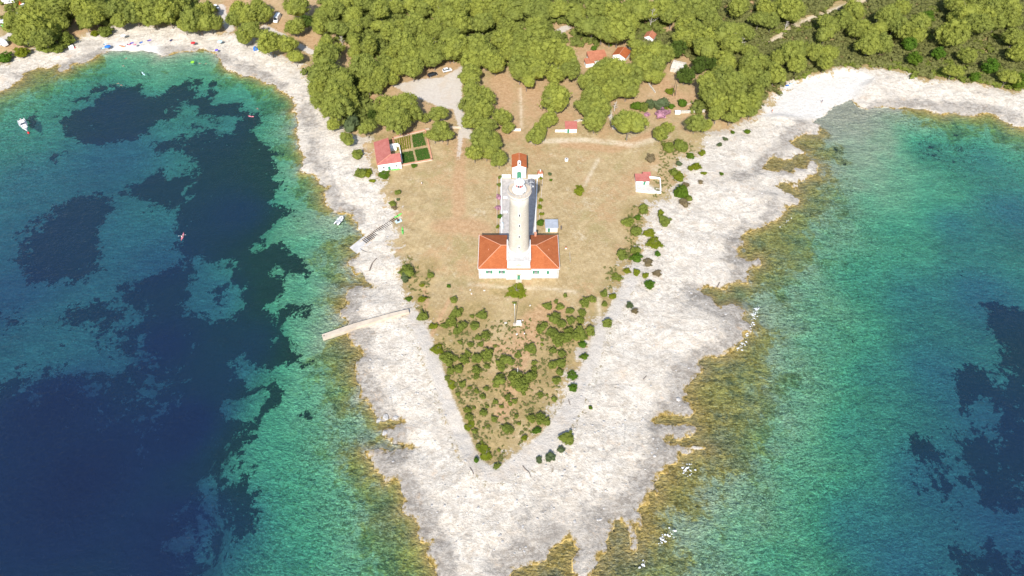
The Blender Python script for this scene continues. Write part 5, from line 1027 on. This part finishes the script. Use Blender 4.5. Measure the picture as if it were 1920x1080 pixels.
m = MB(); m.box(0, -L/2-.3, .1, .5, .5, 1.1); m.build('outboard_motor', M_['grey'], t)
rm = MB()
for sx in (-1, 1): rm.path([(sx*1.45, .5, 1.8), (sx*1.2, 2.2, 2.0), (sx*.5, L*.45, 2.1), (0, L*.5, 2.1)], [.03]*4); rm.tube((sx*1.4, 1.2, 1.3), (sx*1.3, 1.4, 1.95), .03)
rm.build('bow_rail', M_['alu'], t)
x, y = P(53.5, 249, .2); t = thing('mooring_buoy', 'red plastic mooring buoy floating at the bow of the motor boat', 'buoy', (x, y, 0), .5); m = MB(); m.blob((0, 0, .25), (.45, .75, .42), 3, .02, 3); m.build('float', M_['red'], t, True); m = MB(); m.tube((0, .5, .4), (0, .9, .7), .07); m.build('ring', M_['iron'], t)
rz, L = ang(629, 421, 642, 405.5); x, y = P(636, 413.5, .35)
t = thing('inflatable_dinghy', 'white inflatable dinghy with outboard moored by the rocky shore', 'dinghy', (x, y, .05), rz); Ld = min(L, 4.6); m = MB(); tb_ = [(-.78, -Ld/2, .3), (-.85, 0, .3), (-.80, Ld*.25, .32), (-.45, Ld*.44, .38), (0, Ld*.5, .42), (.45, Ld*.44, .38), (.80, Ld*.25, .32), (.85, 0, .3), (.78, -Ld/2, .3)]
m.path(tb_, [.20]+[.27]*7+[.20], 10); m.build('tube', M_['whitep'], t, True); m = MB(); m.box(0, -.1, .12, 1.3, Ld*.78, .08); m.build('floor', M_['alu'], t); m = MB(); m.box(0, -.3, .45, 1.3, .3, .08); m.build('bench', M_['alu'], t); m = MB(); m.box(0, -Ld*.42, .1, 1.2, .08, .5); m.build('transom', M_['whitep'], t); m = MB(); m.box(0, -Ld*.42-.22, .25, .36, .42, .65); m.build('outboard_motor', M_['black'], t)
def kayak(px, py, rz, Lk, mat, label, z=None, up=False):
    x, y, zz = G(px, py) if z is None else (*[float(v) for v in P(px, py, 0)], z)
    t = thing('kayak', label, 'kayak', (x, y, zz), rz); V = []; F_ = []; n = 12
    for i in range(n+1):
        u = i/n; w_ = .40*math.sin(math.pi*min(max(u, .03), .97))**.7; h_ = .30+.1*abs(u-.5)*2
        V += [(-w_, -Lk/2+Lk*u, .18), (-w_*.6, -Lk/2+Lk*u, 0 if not up else h_+.08), (w_*.6, -Lk/2+Lk*u, 0 if not up else h_+.08), (w_, -Lk/2+Lk*u, .18), (w_*.5, -Lk/2+Lk*u, h_ if not up else 0), (-w_*.5, -Lk/2+Lk*u, h_ if not up else 0)]
    for i in range(n):
        for j in range(6): F_.append((i*6+j, i*6+(j+1) % 6, i*6+6+(j+1) % 6, i*6+6+j))
    F_ += [tuple(range(5, -1, -1)), tuple(range(n*6, n*6+6))]; MB().add(V, F_).build('hull', M_[mat], t)
    m = MB(); m.rev([(.26, .29), (.28, .40), (.24, .40)], 0, -.2, 12); m.build('cockpit_rim', M_['rubber'], t); return t
kayak(746.5, 405, R(-48), 3.6, 'kgreen', 'bright green boat lying at the top of the slipway', up=True); kayak(755, 433.5, R(10), 3.9, 'kgreen', 'green kayak lying alone in the dry grass', up=True); kayak(741.5, 318.5, R(-80), 3.4, 'kgreen', 'light green kayak leaning along the pink roofed house front', up=True)
kayak(229, 87.5, R(72), 3.6, 'orange', 'orange kayak on the pebble edge of the western cove'); kayak(342.5, 444, R(3), 3.9, 'pink', 'reddish kayak paddled on the dark sea', z=-.05); kayak(269, 138.5, R(42), 3.6, 'pale', 'pale narrow board floating in the turquoise cove', z=-.05); kayak(471, 218.5, R(80), 2.6, 'pink', 'pink air bed floating at the edge of the dark sea grass', z=-.08)
# ------------------------------------------------------------------ vehicles (x forward)
def car_parts(t, L, Wd, paint, hb, ht, van=False):
    body = bpy.data.materials and None
    if van:
        pr = [(-L/2, .35), (L/2, .35), (L/2, .95), (L/2-.75, 1.25), (L/2-1.35, ht-.1), (L/2-1.8, ht), (-L/2+.05, ht), (-L/2, ht-.3)]
    else:
        pr = [(-L/2, .35), (L/2, .35), (L/2, .72), (L/2-.2, .86), (L/2-1.15, hb), (-L/2+.15, hb+.04), (-L/2, .85)]
    bm = bmesh.new(); me = MB().side(pr, -Wd/2, Wd/2).mesh('body', M_[paint]); bm.from_mesh(me); bmesh.ops.bevel(bm, geom=bm.edges[:], offset=.09, segments=2, affect='EDGES'); bm.to_mesh(me); bm.free()
    o = bpy.data.objects.new('body', me); col.objects.link(o); o.parent = t
    if not van:
        x0, x1 = -L/2+.25, L/2-1.1; c_ = MB(); c_.add([(x0, -Wd/2+.08, hb), (x1, -Wd/2+.08, hb), (x1, Wd/2-.08, hb), (x0, Wd/2-.08, hb), (x0+.35, -Wd/2+.26, ht-.06), (x1-.7, -Wd/2+.26, ht-.06), (x1-.7, Wd/2-.26, ht-.06), (x0+.35, Wd/2-.26, ht-.06)], [(3, 2, 1, 0), (4, 5, 6, 7), (0, 1, 5, 4), (1, 2, 6, 5), (2, 3, 7, 6), (3, 0, 4, 7)]); c_.build('window_glass', M_['glass'], t)
        m = MB(); m.box((x0+.35+x1-.7)/2, 0, ht-.062, (x1-.7)-(x0+.35), Wd-.5, .08); m.build('roof', M_[paint], t)
    else:
        m = MB(); m.add([(L/2-.80, -Wd/2+.15, 1.30), (L/2-.80, Wd/2-.15, 1.30), (L/2-1.36, Wd/2-.2, ht-.16), (L/2-1.36, -Wd/2+.2, ht-.16), (L/2-.74, -Wd/2+.15, 1.32), (L/2-.74, Wd/2-.15, 1.32), (L/2-1.30, Wd/2-.2, ht-.12), (L/2-1.30, -Wd/2+.2, ht-.12)], [(4, 5, 6, 7), (0, 3, 2, 1), (0, 1, 5, 4), (1, 2, 6, 5), (2, 3, 7, 6), (3, 0, 4, 7)]); m.build('windscreen', M_['glass'], t)
        for sy in (-1, 1): m = MB(); m.box(L/2-1.75, sy*(Wd/2+.01), 1.35, .8, .03, .6); m.build('side_window', M_['glass'], t)
    for sx in (-1, 1):
        for sy in (-1, 1):
            cx_ = sx*(L/2-.85); m = MB(); m.tube((cx_, sy*(Wd/2-.22), .34), (cx_, sy*(Wd/2+.01), .34), .34, .34, 16); o = m.build('wheel', M_['rubber'], t); m = MB(); m.tube((cx_, sy*(Wd/2), .34), (cx_, sy*(Wd/2+.03), .34), .2, .2, 12); m.build('rim', M_['alu'], o)
    for sy in (-1, 1):
        m = MB(); m.box(L/2-.02, sy*(Wd/2-.3), .66, .08, .34, .14); m.build('headlight', M_['lamp'], t); m = MB(); m.box(-L/2+.01, sy*(Wd/2-.22), .75, .06, .22, .16); m.build('tail_light', M_['red'], t)
def vehicle(px, py, rz, label, cat, name, *a, **k):
    x, y, z = G(px, py); t = thing(name, label, cat, (x, y, z), rz); car_parts(t, *a, **k); return t
def hd(a, b_): return ang(*a, *b_)[0]+math.pi/2
vehicle(520.5, 38, hd((526, 25), (514, 44)), 'white long roof panel van parked on the dirt track', 'van', 'panel_van', 6.2, 2.1, 'whitep', 1.2, 2.6, van=True)
vehicle(406.5, 15.5, hd((402, 9), (411, 19)), 'white hatchback parked at the camp track', 'car', 'parked_car', 4.2, 1.8, 'whitep', 1.0, 1.55)
vehicle(811, 142, hd((800, 145), (821, 138)), 'black estate car at the edge of the gravel clearing', 'car', 'parked_car', 4.8, 1.9, 'black', 1.05, 1.6); vehicle(838.5, 133.5, hd((830, 135), (848, 131)), 'white estate car at the edge of the gravel clearing', 'car', 'parked_car', 4.5, 1.85, 'whitep', 1.05, 1.62)
for px, py, rz, L_, lab in [(7, 84, R(-35), 6.2, 'white caravan under the trees at the left edge'), (18, 6, R(20), 5.6, 'white caravan at the top left corner'), (3, 48, R(15), 5.0, 'pale caravan beside the camp road at the left edge')]:
    x, y, z = G(px, py); t = thing('caravan', lab, 'caravan', (x, y, z), rz); m = MB(); me = m.side([(-L_/2, .5), (L_/2, .5), (L_/2, 1.5), (L_/2-.4, 2.5), (-L_/2+.3, 2.5), (-L_/2, 1.8)], -1.1, 1.1); m.build('body', M_['whitep'], t)
    m = MB(); m.box(0, 0, 2.502, .7, .7, .12); m.box(-1.4, .3, 2.502, .4, .4, .1); m.build('roof_hatch', M_['grey'], t); m = MB(); m.box(.8, -1.12, 1.3, 1.0, .04, .6); m.build('window', M_['glass'], t)
    for sy in (-1, 1): m = MB(); m.tube((0, sy*.9, .32), (0, sy*1.12, .32), .32, .32, 14); m.build('wheel', M_['rubber'], t)
vehicle(10, 40, R(40), 'dark grey car on the camp road at the left edge', 'car', 'parked_car', 4.4, 1.8, 'black', 1.0, 1.5); vehicle(38, 29, R(30), 'silver car half under pines beside the camp road', 'car', 'parked_car', 4.4, 1.8, 'alu', 1.0, 1.5); vehicle(47, 12, R(25), 'white car beside the red awning', 'car', 'parked_car', 4.3, 1.8, 'whitep', 1.0, 1.5)
def tent(px, py, W, D, hgt, mat, label, rz=0, name='tent', cat='tent'):
    x, y, z = G(px, py); t = thing(name, label, cat, (x, y, z), rz); m = MB(); m.side([(-W/2, 0), (W/2, 0), (W*.42, hgt*.55), (0, hgt), (-W*.42, hgt*.55)], 0, D); m.build('canvas', M_[mat], t)
    m = MB(); m.add([(-W*.18, -.03, 0), (W*.18, -.03, 0), (0, -.03, hgt*.7), (-W*.18, -.06, 0), (W*.18, -.06, 0), (0, -.06, hgt*.7)], [(3, 4, 5), (2, 1, 0), (0, 1, 4, 3), (1, 2, 5, 4), (2, 0, 3, 5)]); m.build('entrance', M_['navy'], t); return t
tent(150, 46, 3.2, 3.6, 2.1, 'tentg', 'green tent under the pines behind the western beach', R(-70)); tent(41, 13, 2.6, 2.6, 2.1, 'orange', 'orange red awning beside the white camp car', R(30)); tent(56, 82, 2.4, 2.6, 1.7, 'blue', 'blue tent in the shade below the camp pines', R(10)); tent(112, 60, 2.0, 2.4, 1.6, 'blue', 'blue grey tent at the path end behind the beach', R(60)); tent(122, 54, 1.6, 1.6, 1.5, 'whitep', 'small white tent at the path end behind the beach', R(20)); tent(9, 50, 2.4, 2.0, 1.8, 'kgreen', 'lime green awning at the left edge of the camp', R(20)); tent(480, 95, 2.2, 1.8, 1.5, 'blue', 'blue beach shelter beside the bushes east of the cove', R(20)); tent(130, 91, 3.0, 2.2, 1.4, 'whitep', 'white beach shelter on the rock above the western cove', R(-60)); tent(186, 39, 5, 4, 2.4, 'grey', 'large grey tarpaulin tent behind the beach pines', R(-75))
def parasol(px, py, mat, label, r=1.15):
    x, y, z = G(px, py, up=1.8); t = thing('parasol', label, 'parasol', (x, y, z), rnd.random()*3); V = [(0, 0, 2.35)]; n = 8
    for k_ in range(2):
        for i in range(n): V.append((r*math.cos(i*math.pi/4), r*math.sin(i*math.pi/4), 1.9-.06*k_))
    V.append((0, 0, 2.26)); F_ = [(0, 1+i, 1+(i+1) % n) for i in range(n)]+[(1+i, 9+i, 9+(i+1) % n, 1+(i+1) % n) for i in range(n)]+[(17, 9+(i+1) % n, 9+i) for i in range(n)]
    MB().add(V, F_).build('canopy', M_[mat], t); MB().tube((0, 0, -.1), (0, 0, 2.4), .03).build('pole', M_['alu'], t)
for a in [(203.5, 91, 'blue', 'bright blue parasol at the left end of the cove beach', 1.5), (362, 81, 'red', 'red parasol on the pale beach above the algae rock'), (231, 66.5, 'whitep', 'white parasol at the back of the cove beach', 1.3), (406, 94, 'purple', 'violet parasol on the rock at the right of the cove', .9), (412, 78, 'pale', 'pale blue parasol on the right part of the cove beach', 1.3), (253, 84.5, 'pink', 'pink parasol among the towels at the water edge', .8)]: parasol(*a)
def towel(px, py, mat, label, rz, L_=1.9, W_=.95):
    x, y, z = G(px, py); z = float(max(Hq(np.array([x]), np.array([y])))); t = thing('beach_towel', label, 'towel', (x, y, z+.05), rz)
    bm = MB(); n = 6; V = []
    for k_ in range(2):
        for i in range(n+1):
            for j in range(3): V.append((-L_/2+L_*i/n, -W_/2+W_*j/2, (.06 if k_ else 0)+.05*math.sin(i*1.7+j)+.03))
    F_ = []
    for i in range(n):
        for j in range(2): a_ = i*3+j; F_.append((21+a_, 21+a_+3, 21+a_+4, 21+a_+1)); F_.append((a_, a_+1, a_+4, a_+3))
    for i in range(n): F_ += [(i*3, i*3+3, 21+i*3+3, 21+i*3), (i*3+2, 21+i*3+2, 21+i*3+5, i*3+5)]
    F_ += [(0, 21, 22, 1), (1, 22, 23, 2), (18, 19, 40, 39), (19, 20, 41, 40)]; MB().add(V, F_).build('cloth', M_[mat], t)
    m = MB(); m.box(-L_/2+.3, 0, .12, .35, .5, .2); m.build('bag', M_['navy'], t)
for a in [(226.5, 48.5, 'red', 'red towel at the edge of the beach pines', .2, 2.4), (197, 83, 'pale', 'pale blue towel left of the bright blue parasol', 1.2), (193, 91, 'pale', 'second pale blue towel nearer the water by the blue parasol', .4), (247, 81, 'purple', 'violet towel beside the orange kayak', .7), (238, 87, 'whitep', 'white towel at the water edge by the orange kayak', .3), (264.5, 80, 'blue', 'blue towel on the middle of the cove beach', .9), (280, 76, 'purple', 'dark violet towel on the middle of the cove beach', .6), (321, 76, 'navy', 'black towel standing out on the pale middle beach', 1.3), (139, 89, 'red', 'red towel at the white beach shelter', -.9), (242, 84, 'pink', 'pink towel left of the violet one', .1), (1475.5, 160.5, 'blue', 'blue towel on the white eastern beach', .2), (1483, 157.5, 'pale', 'pale blue towel on the white eastern beach', .2)]: towel(*a)
x, y = P(361, 117, 0); t = thing('swim_ring', 'lime green inflatable ring in the shallow cove', 'swim ring', (x, y, .05)); m = MB()
m.path([(.65*math.cos(i*math.pi/6), .65*math.sin(i*math.pi/6), .12) for i in range(13)], [.24]*13, 8); m.build('ring', M_['lime'], t, True); m = MB(); m.rev([(.5, .02), (.5, .06)], n=14); m.build('ring_floor', M_['kgreen'], t)
# ------------------------------------------------------------------ people
def person(px, py, label, pose, rz=0, shirt='skin', z=None, loc=None):
    x, y, zz = loc or (G(px, py) if z is None else (*[float(v) for v in P(px, py, 0)], z))
    t = thing('person', label, 'person', (x, y, zz), rz)
    J = {'pelvis': (0, 0, .95, .13), 'waist': (0, .01, 1.10, .12), 'chest': (0, 0, 1.32, .145), 'neck': (0, 0, 1.50, .055), 'head': (0, .02, 1.63, .095), 'top': (0, .01, 1.72, .075)}
    for s, nm in ((-1, 'l'), (1, 'r')):
        J['sh'+nm] = (s*.19, 0, 1.43, .055); J['hip'+nm] = (s*.10, 0, .90, .085)
        if pose == 'walk': k_ = s*.18; J['kn'+nm] = (s*.11, k_*.7+.04, .50, .055); J['an'+nm] = (s*.11, k_*1.2, .08, .04); J['toe'+nm] = (s*.12, k_*1.2+.14, .03, .035); J['el'+nm] = (s*.25, -k_*.6-.03, 1.16, .042); J['wr'+nm] = (s*.26, -k_*1.2+.08, .93, .032); J['ha'+nm] = (s*.26, -k_*1.3+.11, .84, .03)
        elif pose == 'sit': J['kn'+nm] = (s*.14, .42, .95, .055); J['an'+nm] = (s*.13, .85, .93, .04); J['toe'+nm] = (s*.13, .92, 1.02, .035); J['el'+nm] = (s*.40, .10, 1.20, .042); J['wr'+nm] = (s*.45, .35, 1.20, .032); J['ha'+nm] = (s*.45, .43, 1.20, .03)
        else: J['kn'+nm] = (s*.15, .05, .50, .055); J['an'+nm] = (s*.20, 0, .10, .04); J['toe'+nm] = (s*.21, -.02, -.02, .03); J['el'+nm] = (s*.38, .05, 1.62, .042); J['wr'+nm] = (s*.42, .05, 1.88, .032); J['ha'+nm] = (s*.42, .05, 1.97, .03)
    E = [('pelvis', 'waist'), ('waist', 'chest'), ('chest', 'neck'), ('neck', 'head'), ('head', 'top')]
    for nm in 'lr': E += [('chest', 'sh'+nm), ('sh'+nm, 'el'+nm), ('el'+nm, 'wr'+nm), ('wr'+nm, 'ha'+nm), ('pelvis', 'hip'+nm), ('hip'+nm, 'kn'+nm), ('kn'+nm, 'an'+nm), ('an'+nm, 'toe'+nm)]
    ks = list(J); me = bpy.data.meshes.new('body'); me.from_pydata([J[k_][:3] for k_ in ks], [(ks.index(a_), ks.index(b_)) for a_, b_ in E], []); me.materials.append(M_['skin'])
    o = bpy.data.objects.new('body', me); col.objects.link(o); o.parent = t; sk = o.modifiers.new('skin', 'SKIN'); ly = me.skin_vertices[0] if me.skin_vertices else None
    if ly is None:
        bm = bmesh.new(); bm.from_mesh(me); bm.verts.layers.skin.verify(); bm.to_mesh(me); bm.free(); ly = me.skin_vertices[0]
    for i, k_ in enumerate(ks): ly.data[i].radius = (J[k_][3], J[k_][3]*.85); ly.data[i].use_root = (k_ == 'pelvis')
    o.modifiers.new('sub', 'SUBSURF').levels = 1
    hr = MB(); hr.blob((0, -.01, 1.69), (.115, .12, .11), 3, .04, 2); ho = hr.build('hair', M_['hair'], t, True)
    kids = [o, ho]
    if shirt != 'skin':
        sh_ = MB(); sh_.rev([(.16, .88), (.17, 1.0), (.155, 1.12), (.185, 1.3), (.18, 1.42), (.08, 1.49)], n=14); kids.append(sh_.build('shirt', M_[shirt], t, True))
    else:
        sh_ = MB(); sh_.rev([(.155, .86), (.165, .95), (.15, 1.03)], n=14); kids.append(sh_.build('swimwear', M_['navy'], t, True))
    if pose == 'float':
        for k_ in kids: k_.rotation_euler = (R(-84), 0, 0); k_.location = (0, -.9, .0)
    if pose == 'sit':
        for k_ in kids: k_.location = (0, 0, -.78)
    return t
person(1540, 193, 'person standing on the white beach near the water', 'walk', .4, 'navy'); person(1447, 211, 'person walking at the left of the white beach', 'walk', 2.0, 'orange'); person(791, 347, 'person in white shirt walking on the dry field', 'walk', 1.0, 'whitep'); person(983, 629, 'person in white shirt on the path south of the mast', 'walk', 2.6, 'whitep')
person(380, 67, 'person standing at the back of the cove beach', 'walk', .5, 'iron'); person(232.5, 124, 'person floating face down alone in the cove centre', 'float', 1.2, z=-.1); person(376, 119, 'person floating beside the lime green ring', 'float', 1.5, z=-.1); person(384, 120, 'person swimming right of the pair at the lime ring', 'float', -.9, z=-.15); person(235, 110, 'person wading in the shallows of the cove', 'float', -.8, z=-.1); person(484, 204.5, 'person snorkelling off the rocks east of the cove', 'float', .9, z=-.1)
person(223, 157, 'left person of the pair swimming over the dark sea grass', 'float', 1.1, z=-.1); person(229, 160, 'right person of the pair swimming over the dark sea grass', 'float', 1.3, z=-.1)
kx, ky = P(342.5, 444, 0); person(0, 0, 'person in white top sitting in the reddish kayak', 'sit', R(3), 'whitep', loc=(kx, ky-.3, .12))
x, y = P(342.5, 444, 0); t = thing('paddle', 'double bladed paddle held across the reddish kayak', 'paddle', (x, y+.1, .58), .25); MB().tube((-1.1, 0, .1), (1.1, 0, .1), .02).build('shaft', M_['alu'], t)
for sx in (-1, 1): MB().blob((sx*1.2, 0, .1), (.24, .10, .03), 1, .02, 2).build('blade', M_['whitep'], t)
# ------------------------------------------------------------------ rocks and driftwood
def rock(px, py, wpx, label, seed, mat='pale_rock', hk=.5):
    x, y, z = G(px, py); z = max(z, -.1); s = wpx/5.2/2; o = MB().blob((0, 0, s*hk*.5), (s, s*.75, s*hk), seed, .22, 2).build('boulder', M_[mat], None, False, (x, y, z), seed); return tag(o, label, 'rock')
M_['pale_rock'] = varied('pale_rock', (.60, .56, .50), .2, .9, .9, bumpy=.08, bs=2)
M_['grey_rock'] = varied('grey_rock', (.42, .40, .38), .25, .9, .9, bumpy=.08, bs=2)
for i, a in enumerate([(948, 606, 5, 'white stone left of the signal mast base'), (969, 627, 4.5, 'white stone south of the signal mast'), (980, 601, 3.5, 'small white stone right of the mast base'), (908, 545, 4, 'white stone in the field below the left wing'), (882, 544, 3.5, 'small white stone left of the field stone'), (884, 551, 3.5, 'lowest of the white stones left in the field'), (967, 534, 5, 'pale stone in front of the lighthouse door step'), (994, 573, 4, 'faint pale stone right of the mast shadow')]): rock(*a, seed=i)
for i, a in enumerate([(710, 789, 9, 'grey block standing in the water gully'), (723, 782, 12, 'long tilted slab at the gully mouth'), (742, 783, 8, 'small slab inside the water gully'), (722, 812, 10, 'grey outcrop left of the gully rock'), (1272, 749, 9, 'square white block on the eastern rock edge'), (1227, 855, 6, 'dark holed stone on the eastern rock'), (1306, 875, 0.1, '')][:6]): rock(*a, seed=20+i, mat='grey_rock', hk=.35)
def stick(pts, label, r=.13):
    w0 = [G(*p) for p in pts]; o = w0[0]; m = MB().path([(a-o[0], b_-o[1], c_-o[2]+.2) for a, b_, c_ in w0], [r*(1-.5*i/len(pts)) for i in range(len(pts))], 6)
    ob = m.build('driftwood', M_['wood'], None, False, o); tag(ob, label, 'driftwood')
stick([(980, 874), (985, 880), (992, 886), (996, 896)], 'curved dark branch on rock below the gravel path'); stick([(881, 877), (886, 884), (888, 890)], 'dark branch beside the path at the headland tip'); stick([(1206, 712), (1212, 705)], 'short straight stick on the eastern rock'); stick([(1066, 750), (1069, 760)], 'thin curved stick on the gravel path'); stick([(693, 508), (698, 494), (706, 485)], 'pale driftwood log on the rock north of the inlet', .25); stick([(1344, 540), (1349, 530)], 'brown stick in the rock cleft by the eastern inlet', .2)
# sea foam where the swell breaks on the reef
def foam(pts, wd, n, seed):
    w0 = [P(a, b_, 0) for a, b_ in pts]; g = random.Random(seed); mb = MB()
    for i in range(n):
        u = g.random()*(len(w0)-1); k_ = int(u); f_ = u-k_; x = w0[k_][0]*(1-f_)+w0[k_+1][0]*f_+g.gauss(0, wd); y = w0[k_][1]*(1-f_)+w0[k_+1][1]*f_+g.gauss(0, wd)
        s = .05+.20*g.random()**2; mb.blob((x, y, .02), (s*1.6, s, .05), seed*77+i, .35, 1)
    return mb
fm = MB()
for i, (pts, wd, n) in enumerate([([(1424, 572), (1416, 585), (1412, 600), (1408, 618), (1396, 640), (1385, 658)], .55, 230), ([(1290, 868), (1284, 882), (1296, 884)], .7, 80), ([(1262, 992), (1250, 1005), (1238, 1020)], .7, 100), ([(1207, 1050), (1202, 1062)], .5, 30), ([(1485, 408), (1462, 425)], .3, 30)]):
    m = foam(pts, wd*.9, int(n*.5), 900+i); fm.add(m.v, m.f)
o = fm.build('sea_foam', varied('foam', (.78, .79, .80), .05, 3, .8), None); o['kind'] = 'stuff'; o['label'] = 'white foam breaking over the eastern reef'; o['category'] = 'foam'
# loose stones over the bare rock
g = random.Random(12); pm_ = MB(); cand = [(g.uniform(560, 1500), g.uniform(180, 1060)) for _ in range(2600)]
cx_, cy_, cz_ = Gv([c_[0] for c_ in cand], [c_[1] for c_ in cand]); okk = (sdf(cx_, cy_, cw) > 3) & (sdf(cx_, cy_, vw) < -1)
for x, y, z in list(zip(cx_[okk], cy_[okk], cz_[okk]))[:900]:
    s = .12+.3*g.random()**3; pm_.blob((x, y, z+s*.2), (s*1.2, s, s*.6), int(s*1e4), .3, 1)
o = pm_.build('loose_stones', M_['grey_rock'], None); o['kind'] = 'stuff'; o['label'] = 'small loose stones scattered on the white rock'; o['category'] = 'stones'
